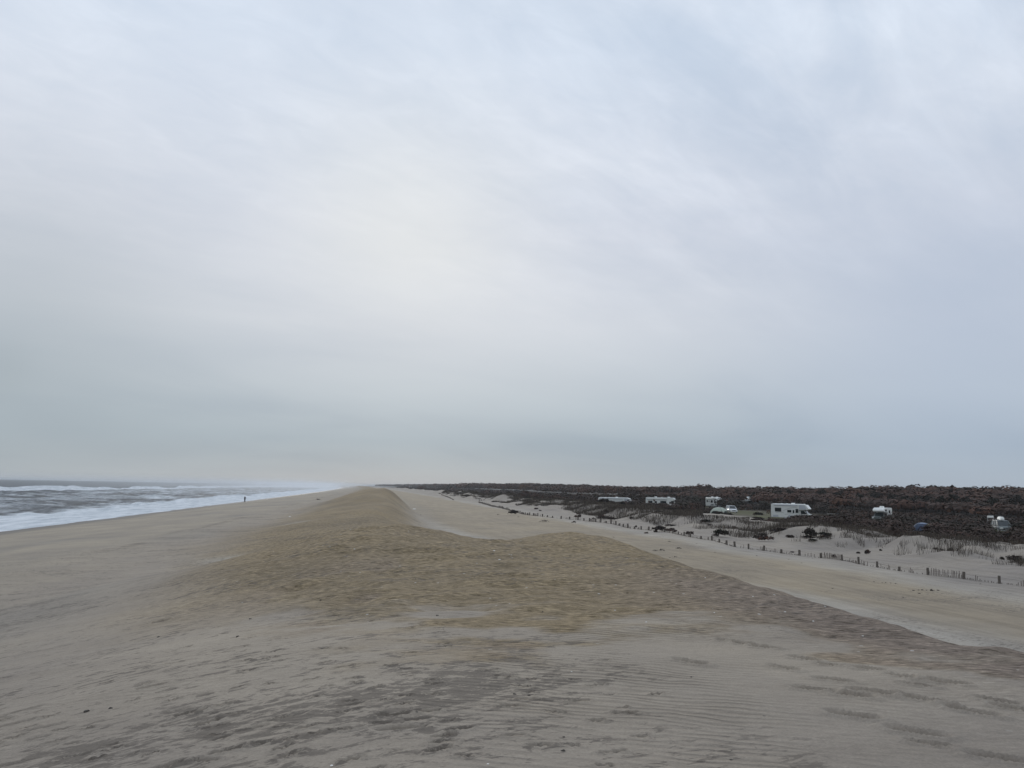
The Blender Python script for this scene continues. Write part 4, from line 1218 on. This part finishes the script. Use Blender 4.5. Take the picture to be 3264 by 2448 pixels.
# ------------------------------------------------------------------ sand fence
def fence(name, path_px, zg, spacing, n_post, label, seed, near=True):
    g = random.Random(seed)
    P = np.array([on_level(x, y, zg)[:2] for x, y in path_px])
    seg = np.r_[0, np.cumsum(np.hypot(*np.diff(P, axis=0).T))]
    x0, y0 = P[0]
    r = empty(name, (x0, y0, zat(x0, y0)), 0, label, 'fence'); o0 = Vector((x0, y0, zat(x0, y0)))

    def pt(s):
        x = float(np.interp(s, seg, P[:, 0])); y = float(np.interp(s, seg, P[:, 1])); return Vector((x, y, zat(x, y))) - o0
    s = 0.3; posts = []
    while s < seg[-1] and len(posts) < n_post:
        posts.append(s); s += spacing * g.uniform(0.93, 1.07)
    meshes = []
    for k in range(4):
        b = MB(); h = 0.62 + 0.03 * k
        b.cyl((0, 0, 0), (0.02 * (k - 1.5), 0.01 * k, 1), 0.075, h * 1.2, 10, 0.066)
        o = b.build('post', M['wood'], r, 0.008, 1); meshes.append(o.data); bpy.data.objects.remove(o)
    hs = []
    for k, s in enumerate(posts):
        p = pt(s); hh = g.choice([0.25, 0.32, 0.36, 0.40, 0.30]) * (1.0 if s < 60 else 1.1)
        o = link_mesh('post', meshes[k % 4], None, r)
        o.location = (p.x, p.y, p.z - 0.37 * 1 + hh - 0.0); o.rotation_euler = (g.uniform(-.05, .05), g.uniform(-.05, .05), g.random() * 6)
        sx = g.uniform(0.9, 1.25) * (1 if s < 60 else 1.25); o.scale = (sx, sx, 1)
        hs.append(hh)
    w = MB()
    for a, b_, h0, h1 in zip(posts[:-1], posts[1:], hs[:-1], hs[1:]):
        n = 4 if near else 2
        last = None
        for i in range(n + 1):
            t = i / n; q = pt(a + (b_ - a) * t); q.z += (h0 * (1 - t) + h1 * t) * 0.82 - 0.05 * math.sin(PI * t)
            if last is not None: w.tube(last, q, 0.006, n=4)
            last = q
    w.build('wire', M['wire'], r)
    for k, (a, b_) in enumerate(zip(posts[:-1], posts[1:])):
        if k > 92: break
        q = g.random(); m = MB(); cnt = 0
        n = int((b_ - a) / 0.095)
        full = k in (2, 7) or (k > 12 and q < 0.10)
        gone = q > 0.9 and not full and k > 4
        c0 = g.uniform(0.1, 0.7); wd = g.uniform(0.2, 0.55)
        for i in range(n):
            t = (i + 0.5) / n; p = pt(a + (b_ - a) * t)
            on = (abs(t - c0) < wd / 2)
            if full: h = g.choice([.36, .38, .34, .2]) if g.random() < 0.85 else 0.1
            elif on and g.random() < 0.4: h = g.uniform(0.08, 0.30)
            elif g.random() < (0.25 if gone else 0.6): h = g.uniform(0.04, 0.10)
            else: continue
            lx, ly = g.uniform(-.03, .03), g.uniform(-.03, .03)
            ww = 0.016
            m.add([(p.x - ww, p.y, p.z - .05), (p.x + ww, p.y, p.z - .05), (p.x + ww, p.y + .012, p.z - .05), (p.x - ww, p.y + .012, p.z - .05),
                   (p.x - ww + lx, p.y + ly, p.z + h), (p.x + ww + lx, p.y + ly, p.z + h), (p.x + ww + lx, p.y + .012 + ly, p.z + h), (p.x - ww + lx, p.y + .012 + ly, p.z + h)],
                  [(3, 2, 1, 0), (4, 5, 6, 7), (0, 1, 5, 4), (1, 2, 6, 5), (2, 3, 7, 6), (3, 0, 4, 7)]); cnt += 1
        if cnt: m.build('picket_run', M['picket'], r)
    return r


FPX = [(3330, 1879), (3229, 1866), (3116, 1852), (3013, 1839), (2921, 1829), (2833, 1816), (2760, 1804), (2693, 1790), (2630, 1781), (2515, 1766), (2417, 1753), (2339, 1742),
       (2266, 1725), (2203, 1716), (2145, 1703), (2072, 1692), (2002, 1682), (1960, 1673), (1900, 1664), (1840, 1657), (1760, 1651), (1690, 1643), (1640, 1632), (1590, 1619), (1540, 1607), (1525, 1602)]
fence('sand_fence', FPX, 2.0, 2.25, 98, 'long half-buried sand fence of weathered posts and broken pickets along the swale', 4)
fence('sand_fence', [(1447, 1592), (1425, 1583), (1405, 1577), (1378, 1569)], 2.2, 5.0, 40, 'far dark stretch of sand fence climbing the dune beyond the gap', 9, False)
fence('sand_fence', [(1440, 1577), (1462, 1578), (1478, 1581)], 2.4, 4.0, 12, 'short line of bare posts on the sand beyond the gap in the fence', 12, False)

# ------------------------------------------------------------------ things lying on the sand
def rock_mesh(name, seed, flat=0.6, rough=0.25, sub=2):
    bm = bmesh.new(); bmesh.ops.create_icosphere(bm, subdivisions=sub, radius=0.5)
    g = random.Random(seed); ph = [g.random() * 6 for _ in range(6)]
    for v in bm.verts:
        c = v.co
        k = 1 + rough * (math.sin(5 * c.x + ph[0]) * math.sin(6 * c.y + ph[1]) + 0.6 * math.sin(9 * c.z + ph[2] + 4 * c.x)) + g.uniform(-.06, .06)
        v.co = Vector((c.x * k, c.y * k, c.z * k * flat))
    me = bpy.data.meshes.new(name); bm.to_mesh(me); bm.free()
    return me


def weed_mesh(seed):
    """tangle of flat strands heaped on the sand"""
    g = random.Random(seed); b = MB()
    for k in range(46):
        a = g.random() * 6.28; x = g.gauss(0, .22); y = g.gauss(0, .16); z = max(0.02, 0.20 * (1 - (x * x + y * y) * 5) * g.random() + 0.03)
        p = Vector((x, y, z)); L = g.uniform(.08, .22)
        for i in range(3):
            q = p + Vector((math.cos(a) * L / 3, math.sin(a) * L / 3, g.uniform(-.03, .04))); q.z = max(q.z, 0.0)
            b.tube(p, q, 0.016, 0.012, 5); a += g.uniform(-.8, .8); p = q
    o = b.build('seaweed_clump', M['weed']); me = o.data; bpy.data.objects.remove(o); return me


def drift_mesh(seed):
    g = random.Random(seed); b = MB()
    p = Vector((-0.5, 0, 0.06)); r = 0.06
    for k in range(5):
        q = Vector((-0.5 + 0.2 * (k + 1), g.uniform(-.05, .05), 0.06 + g.uniform(0, .05))); r2 = r * 0.85
        b.tube(p, q, r, r2, 8); p, r = q, r2
        if k in (1, 3): b.tube(q, q + Vector((0.08, g.choice([-.2, .2]), 0.10)), 0.03, 0.012, 6)
    o = b.build('driftwood', M['drift']); me = o.data; bpy.data.objects.remove(o); return me


WEED = [weed_mesh(s) for s in (1, 2, 3, 4)]
ROCK = [rock_mesh('stone', s) for s in (1, 2, 3)]
SHELL = [rock_mesh('shell', s, 0.35, 0.12) for s in (5, 6)]
DRIFT = [drift_mesh(s) for s in (1, 2)]


def lay(name, mesh, mat, px, py, wpx, label, cat, group=None, zg=2.0, hk=1.0, rz=None):
    p = on_level(px, py, zg)
    for _ in range(8): p = on_level(px, py, 0.5 * zat(p[0], p[1]) + 0.5 * p[2])
    dist = math.hypot(p[0], p[1]); s = wpx / FOC * dist
    o = link_mesh(name, mesh, mat)
    o.location = (p[0], p[1], zat(p[0], p[1])); o.rotation_euler = (0, 0, tr.random() * 6.28 if rz is None else rz)
    o.scale = (s, s, s * hk)
    return tag(o, label, cat, group)


W_ = lambda px, py, w, label, group=None, k=0, hk=1.0: lay('seaweed_clump', WEED[k % 4], M['weed'], px, py, w, label, 'seaweed', group, 2.0, hk, -0.25)
W_(2108, 1755, 20, 'largest dark heap of seaweed on the tan swale sand near the dune edge', k=0, hk=1.2)
W_(2088, 1756, 16, 'flat dark seaweed trailing off beside the largest heap', k=1)
W_(2164, 1749, 20, 'long dark seaweed clump between the largest heap and the fence', k=2)
W_(2046, 1767, 18, 'dark seaweed clump close against the dune edge', k=3)
W_(2152, 1776, 14, 'dark seaweed clump lowest of the heaps, almost touching the pale strip', k=0)
W_(1736, 1663, 26, 'wide dark wreckage-like seaweed patch near the far fence posts', k=1)
W_(2134, 1727, 11, 'small seaweed clump nearest to the fence above the heaps', k=2)
W_(1014, 1594, 17, 'dark seaweed lump lying by itself on the upper beach towards the water', k=3)
W_(1587, 1641, 10, 'small dark seaweed lump on the flat beyond the saddle', k=0)
W_(1652, 1648, 8, 'tiny seaweed lump between the saddle and the far fence', k=1)
for k, (x, y, w) in enumerate([(2027, 1766, 6), (2068, 1768, 8), (2279, 1761, 6), (2412, 1772, 7), (2220, 1733, 5), (1956, 1713, 7), (2555, 1795, 6), (1719, 1663, 6),
                               (2823, 1858, 9), (2786, 1855, 7), (2812, 1858, 6), (2838, 1859, 6), (2855, 1861, 9), (2654, 1876, 8), (2514, 1783, 5), (2135, 1777, 6), (2590, 1780, 5), (1341, 1642, 7)]):
    W_(x, y, w, 'one of the small dark weed scraps dotted over the tan sand before the fence', 'small weed scraps on the swale sand', k)
lay('wood_block', rock_mesh('wood_block', 41, 1.0, 0.12), M['drift'], 2969, 1883, 9, 'stubby upright dark wood block on the tan sand below the nearest fence posts', 'driftwood', None, 2.0, 1.2)
lay('driftwood', DRIFT[0], M['drift'], 3124, 1862, 10, 'short dark driftwood piece right under the fence', 'driftwood', None, 2.0)
lay('driftwood', DRIFT[1], M['drift'], 2878, 1905, 20, 'thin pale twig lying flat on the swale sand beneath the wood block', 'driftwood', None, 2.0, 0.4)
for x, y, w in [(2912, 1883, 7), (2928, 1881, 5), (2940, 1881, 7), (2953, 1882, 4), (2977, 1882, 4), (2990, 1882, 7), (2930, 1892, 7)]:
    lay('wood_scrap', ROCK[(x + y) % 3], M['drift'], x, y, w, 'one of the dark wood scraps in the short row around the wood block', 'driftwood', 'dark wood scraps in a row on the swale', 2.0)
for k, (x, y, w, lb) in enumerate([(2203, 2159, 7, 'black stone on the edge of the rippled sand, farther of two lying apart'), (2330, 2423, 8, 'black stone at the lower edge of the rippled sand'),
                                   (2332, 2392, 5, 'tiny black stone just beyond the one at the lower edge of the ripples'),
                                   (1686, 2217, 9, 'dark stone beside a smaller one amid the dark streaks'), (1640, 2213, 10, 'dark flat stone amid the dark streaks, next to another'),
                                   (1795, 2394, 14, 'jagged dark stone where the ripples begin'), (1797, 2350, 8, 'dark stone just above the jagged one'),
                                   (1394, 1962, 8, 'dark stone on the rough yellow dune flank'), (1730, 1950, 6, 'small dark stone high on the rough yellow dune'),
                                   (758, 2029, 10, 'dark stone on smooth grey sand, right of a pair'), (505, 2028, 9, 'dark stone on the trampled seaward slope'),
                                   (353, 2258, 12, 'upright dark stone in the trampled hollow'), (276, 2268, 16, 'flat dark stone in the trampled hollow'),
                                   (798, 1973, 8, 'dark stone in the weed line below the dune'), (1022, 1913, 7, 'dark stone at the dune foot')]):
    lay('stone', ROCK[k % 3], M['stone'], x, y, w, lb, 'stone', None, 4.2)
for k, (x, y, w) in enumerate([(1057, 2441, 10), (1822, 2141, 6), (1555, 2436, 8), (1592, 1784, 8), (1575, 1757, 8), (2502, 1951, 7), (2263, 1840, 6), (2592, 1980, 7), (1960, 1945, 6), (2060, 1983, 7),
                               (2248, 1842, 6), (2277, 1953, 5), (2750, 2027, 6), (2400, 1908, 6), (1130, 1750, 6), (924, 1646, 7), (1320, 1622, 10)]):
    lay('shell', SHELL[k % 2], M['shell'], x, y, w, 'one of the bleached white shells dotted over the dune sand', 'shell', 'white shells on the dune', 4.2)

# ------------------------------------------------------------------ the walker by the water
def person():
    p = on_level(780, 1601, 0.3)
    for _ in range(8): p = on_level(780, 1601, 0.5 * zat(p[0], p[1]) + 0.5 * p[2])
    root = empty('person', (p[0], p[1], zat(p[0], p[1])), math.radians(165), 'person in dark coat and hat standing alone at the water edge with bent arms', 'person')

    def skin(name, verts, edges, rads, mat, parent, sub=2):
        me = bpy.data.meshes.new(name); me.from_pydata(verts, edges, [])
        o = bpy.data.objects.new(name, me); COL.objects.link(o)
        o.modifiers.new('Skin', 'SKIN'); sm = o.modifiers.new('Sub', 'SUBSURF'); sm.levels = sub; sm.render_levels = sub
        for i, rr in enumerate(rads):
            d = me.skin_vertices[0].data[i]; d.radius = (rr, rr) if not isinstance(rr, tuple) else rr
            d.use_root = (i == 0)
        dg = bpy.context.evaluated_depsgraph_get()
        m2 = bpy.data.meshes.new_from_object(o.evaluated_get(dg)); bpy.data.objects.remove(o)
        m2.name = name; m2.materials.clear(); m2.materials.append(mat)
        for q in m2.polygons: q.use_smooth = True
        return link_mesh(name, m2, None, parent)
    V = [(0, 0, .95), (0, 0, 1.18), (0, .01, 1.40), (0, .02, 1.50), (0, .0, 1.60), (0, .0, 1.72),
         (.18, .0, 1.42), (.30, -.02, 1.16), (.16, -.26, 1.20), (.10, -.32, 1.24),
         (-.18, .0, 1.42), (-.34, -.03, 1.17), (-.18, -.25, 1.22), (-.10, -.32, 1.26),
         (.10, 0, .90), (.11, -.02, .50), (.11, .03, .09), (.12, -.14, .05),
         (-.10, 0, .90), (-.11, -.01, .50), (-.12, .04, .09), (-.13, -.13, .05)]
    E = [(0, 1), (1, 2), (2, 3), (3, 4), (4, 5), (2, 6), (6, 7), (7, 8), (8, 9), (2, 10), (10, 11), (11, 12), (12, 13),
         (0, 14), (14, 15), (15, 16), (16, 17), (0, 18), (18, 19), (19, 20), (20, 21)]
    R = [(.15, .12), (.15, .12), (.14, .11), .06, .085, .075, .075, .05, .04, .035, .075, .05, .04, .035, .095, .065, .045, .04, .095, .065, .045, .04]
    body = skin('body', V, E, R, M['skin'], root)
    # fingers rooted in the palms
    for s, w in ((1, Vector(V[9])), (-1, Vector(V[13]))):
        for k in range(5):
            a = w + Vector((s * (0.02 - k * 0.012), -0.03, 0.02 - k * 0.012)); L = (.055, .075, .082, .076, .06)[k]
            q = a + Vector((-s * 0.012, -L * .6, 0.004)); e = q + Vector((-s * L * .3, -L * .25, -.012))
            skin('finger', [a, q, e], [(0, 1), (1, 2)], [.010, .009, .008], M['skin'], body, 1)
    # coat: torso and sleeves
    cv = [(0, 0, .80), (0, 0, 1.0), (0, 0, 1.2), (0, .01, 1.42), (0, .01, 1.50), (.19, 0, 1.42), (.31, -.02, 1.16), (.18, -.23, 1.195), (-.19, 0, 1.42), (-.35, -.03, 1.17), (-.20, -.22, 1.215)]
    ce = [(0, 1), (1, 2), (2, 3), (3, 4), (3, 5), (5, 6), (6, 7), (3, 8), (8, 9), (9, 10)]
    cr = [(.21, .17), (.19, .15), (.19, .15), (.18, .14), .085, .10, .075, .06, .10, .075, .06]
    coat = skin('coat', cv, ce, cr, M['coat'], root)
    tv = [(0, 0, .92), (.10, 0, .86), (.11, -.02, .50), (.11, .03, .13), (-.10, 0, .86), (-.11, -.01, .50), (-.12, .04, .13)]
    skin('trousers', tv, [(0, 1), (1, 2), (2, 3), (0, 4), (4, 5), (5, 6)], [(.15, .13), .12, .085, .075, .12, .085, .075], M['trouser'], root)
    for s in (1, -1):
        skin('boot', [(s * .115, .04, .14), (s * .115, .03, .06), (s * .125, -.16, .05)], [(0, 1), (1, 2)], [.075, .065, .05], M['boot'], root, 1)
    hat = MB()
    for k in range(6):
        t0, t1 = k / 6 * PI / 2, (k + 1) / 6 * PI / 2
        hat.cyl((0, .01, 1.70 + 0.115 * (math.sin(t0) + math.sin(t1)) / 2), (0, 0, 1), .118 * math.cos(t0), max(.115 * (math.sin(t1) - math.sin(t0)), .004), 16, max(.118 * math.cos(t1), .004))
    hat.build('hat', M['hat'], root, 0, 1, True)
    hr = MB().cyl((0, .025, 1.64), (0, 0, 1), .098, .10, 14, .108); hr.build('hair', M['trim'], root, 0, 1, True)
    fc = MB()
    fc.add([(0, -.105, 1.655), (-.018, -.088, 1.625), (.018, -.088, 1.625), (0, -.088, 1.67)], [(0, 1, 2), (0, 2, 3), (0, 3, 1), (1, 3, 2)])
    fc.build('nose', M['skin'], body)
    for s in (1, -1):
        MB().cyl((s * .033, -.084, 1.672), (0, 1, 0), .011, .012, 10).build('eye', M['trim'], body)
        MB().cyl((s * .094, .01, 1.655), (1, 0, 0), .028, .02, 10).build('ear', M['skin'], body)
    MB().box(-.025, .025, -.088, -.075, 1.592, 1.602).build('mouth', M['amber'], body)
    return root


person()

# ------------------------------------------------------------------ haze, sky, sun, camera
def volume_box(name, x0, x1, y0, y1, z0, z1, density, color, label):
    o = MB().box(x0, x1, y0, y1, z0, z1).build(name, None)
    m = bpy.data.materials.new(name); m.use_nodes = True; nt = m.node_tree; nt.nodes.clear()
    out = nt.nodes.new('ShaderNodeOutputMaterial'); pv = nt.nodes.new('ShaderNodeVolumePrincipled')
    pv.inputs['Color'].default_value = color + (1,); pv.inputs['Density'].default_value = density
    pv.inputs['Anisotropy'].default_value = 0.0
    nt.links.new(pv.outputs[0], out.inputs['Volume'])
    o.data.materials.append(m)
    return tag(o, label, 'haze', kind='stuff')


volume_box('haze', -24500, 16500, -2600, 24500, -9.5, 16.0, 0.00013, (0.90, 0.93, 0.96), 'thin pale sea haze lying over the beach and the water')

volume_box('sea_spray', -300, -30, 520, 9000, -5.0, 10.0, 0.0008, (0.95, 0.96, 0.97), 'pale spray hanging over the far surf')

SUN_EL, SUN_AZ = math.radians(16.0), math.radians(1.5)     # azimuth from +Y towards +X
w = bpy.data.worlds.new('World'); sc.world = w; w.use_nodes = True
nt = w.node_tree; L = nt.links.new
bg = nt.nodes['Background']; bg.inputs['Strength'].default_value = 0.1
sky = nt.nodes.new('ShaderNodeTexSky'); sky.sky_type = 'NISHITA'; sky.sun_disc = False
sky.sun_elevation = SUN_EL; sky.sun_rotation = SUN_AZ; sky.air_density = 1.0; sky.dust_density = 0.3
tc = nt.nodes.new('ShaderNodeTexCoord'); D = tc.outputs['Generated']
sep = nt.nodes.new('ShaderNodeSeparateXYZ'); L(D, sep.inputs[0])
dx, dy, dz = sep.outputs
elev = math_n(nt, 'MAXIMUM', dz, 0.0)
col = ramp(nt, elev, [(0.0, srgb(157, 170, 181)), (0.05, srgb(159, 174, 187)), (0.11, srgb(188, 197, 206)), (0.18, srgb(209, 214, 222)),
                      (0.28, srgb(222, 226, 235)), (0.46, srgb(217, 227, 241)), (1.0, srgb(198, 212, 230))])
# cloud sheet: direction projected on a flat layer
den = math_n(nt, 'ADD', elev, 0.16)
cx = math_n(nt, 'DIVIDE', dx, den); cy = math_n(nt, 'DIVIDE', dy, den)
cmb = nt.nodes.new('ShaderNodeCombineXYZ'); L(cx, cmb.inputs[0]); L(cy, cmb.inputs[1])
C = cmb.outputs[0]
n_big = noise_n(nt, turned(nt, C, -0.5, (0.6, 0.9, 1)), 1.1, 4, 0.5, 0.4)
n_mid = noise_n(nt, turned(nt, C, -0.55, (1.0, 1.7, 1)), 2.2, 5, 0.55, 0.5)
n_str = noise_n(nt, turned(nt, C, -0.72, (0.8, 2.6, 1)), 2.0, 6, 0.58, 0.5)
col = mixc(nt, 1.0, col, ramp(nt, n_big, [(0.34, (0.91, 0.925, 0.945)), (0.5, (1, 1, 1)), (0.66, (1.05, 1.045, 1.035))]), 'MULTIPLY')
hi = ramp(nt, elev, [(0.14, 0.0), (0.36, 1.0)])
sidef = ramp(nt, math_n(nt, 'ADD', dx, 0.5, True), [(0.45, 0.15), (0.85, 1.0)])
col = mixc(nt, math_n(nt, 'MULTIPLY', hi, ramp(nt, math_n(nt, 'ADD', dx, 0.5, True), [(0.2, 0.35), (0.7, 0.8)])), col, mixc(nt, 1.0, col, ramp(nt, n_mid, [(0.36, (0.93, 0.945, 0.96)), (0.52, (1.0, 1.0, 1.0)), (0.66, (1.055, 1.05, 1.04))]), 'MULTIPLY'))
col = mixc(nt, math_n(nt, 'MULTIPLY', hi, sidef), col, mixc(nt, 1.0, col, ramp(nt, n_str, [(0.36, (0.91, 0.93, 0.95)), (0.52, (1.0, 1.0, 1.0)), (0.66, (1.08, 1.077, 1.07))]), 'MULTIPLY'))

n_fin = noise_n(nt, turned(nt, C, -0.6, (1.2, 2.0, 1)), 5.0, 6, 0.62, 0.6)
col = mixc(nt, math_n(nt, 'MULTIPLY', hi, 0.9), col, mixc(nt, 1.0, col, ramp(nt, n_fin, [(0.34, (0.955, 0.965, 0.975)), (0.52, (1.0, 1.0, 1.0)), (0.66, (1.045, 1.04, 1.035))]), 'MULTIPLY'))


def dirv(px, py):
    d = ray(px, py); d = d / np.linalg.norm(d); return tuple(float(t) for t in d)


def lobe(vec, power):
    n = nt.nodes.new('ShaderNodeVectorMath'); n.operation = 'DOT_PRODUCT'; n.inputs[1].default_value = vec
    L(D, n.inputs[0])
    return math_n(nt, 'POWER', math_n(nt, 'MAXIMUM', n.outputs['Value'], 0.0), power)


# the sun behind the cloud sheet: a broad warm brightening in the sky; thicker grey cloud low to the left, bluish gap low to the right
sunv = (math.sin(SUN_AZ) * math.cos(SUN_EL), math.cos(SUN_AZ) * math.cos(SUN_EL), math.sin(SUN_EL))
col = mixc(nt, math_n(nt, 'MULTIPLY', math_n(nt, 'MULTIPLY', lobe(sunv, 110.0), 0.38), ramp(nt, elev, [(0.10, 0.0), (0.26, 1.0)])), col, srgb(236, 237, 229))
col = mixc(nt, math_n(nt, 'MULTIPLY', lobe(dirv(0, 1175), 2500.0), 0.35), col, srgb(150, 162, 170))
col = mixc(nt, math_n(nt, 'MULTIPLY', lobe(dirv(0, 1120), 55.0), 0.55), col, srgb(160, 170, 177))
col = mixc(nt, math_n(nt, 'MULTIPLY', lobe(dirv(3100, 1050), 40.0), 0.6), col, srgb(172, 186, 208))
up = mixc(nt, 1.0, col, (10.0, 10.0, 10.0), 'MULTIPLY')
fin = mixc(nt, 0.965, sky.outputs[0], up)
L(fin, bg.inputs['Color'])

sd = bpy.data.lights.new('sun', 'SUN'); sd.energy = 0.75; sd.angle = math.radians(18); sd.color = (1.0, 0.95, 0.86)
so = bpy.data.objects.new('sun', sd); COL.objects.link(so)
so.rotation_euler = (-Vector(sunv)).to_track_quat('-Z', 'Y').to_euler()
so.location = (0, 0, 60)

cd = bpy.data.cameras.new('camera'); cam = bpy.data.objects.new('camera', cd); COL.objects.link(cam)
cd.sensor_width = 36.0; cd.lens = 36.0 * FOC / 3264.0; cd.clip_start = 0.1; cd.clip_end = 60000
mt = Matrix((( _r[0], _u[0], -_f[0], EYE[0]), (_r[1], _u[1], -_f[1], EYE[1]), (_r[2], _u[2], -_f[2], EYE[2]), (0, 0, 0, 1)))
cam.matrix_world = mt
sc.camera = cam

sc.view_settings.view_transform = 'Standard'; sc.view_settings.look = 'None'
sc.view_settings.exposure = 0.0; sc.view_settings.gamma = 1.0
sc.cycles.max_bounces = 4; sc.cycles.diffuse_bounces = 3; sc.cycles.glossy_bounces = 2; sc.cycles.volume_bounces = 1
sc.cycles.transparent_max_bounces = 4; sc.cycles.use_denoising = True; sc.cycles.denoiser = 'OPENIMAGEDENOISE'
sc.cycles.use_adaptive_sampling = False
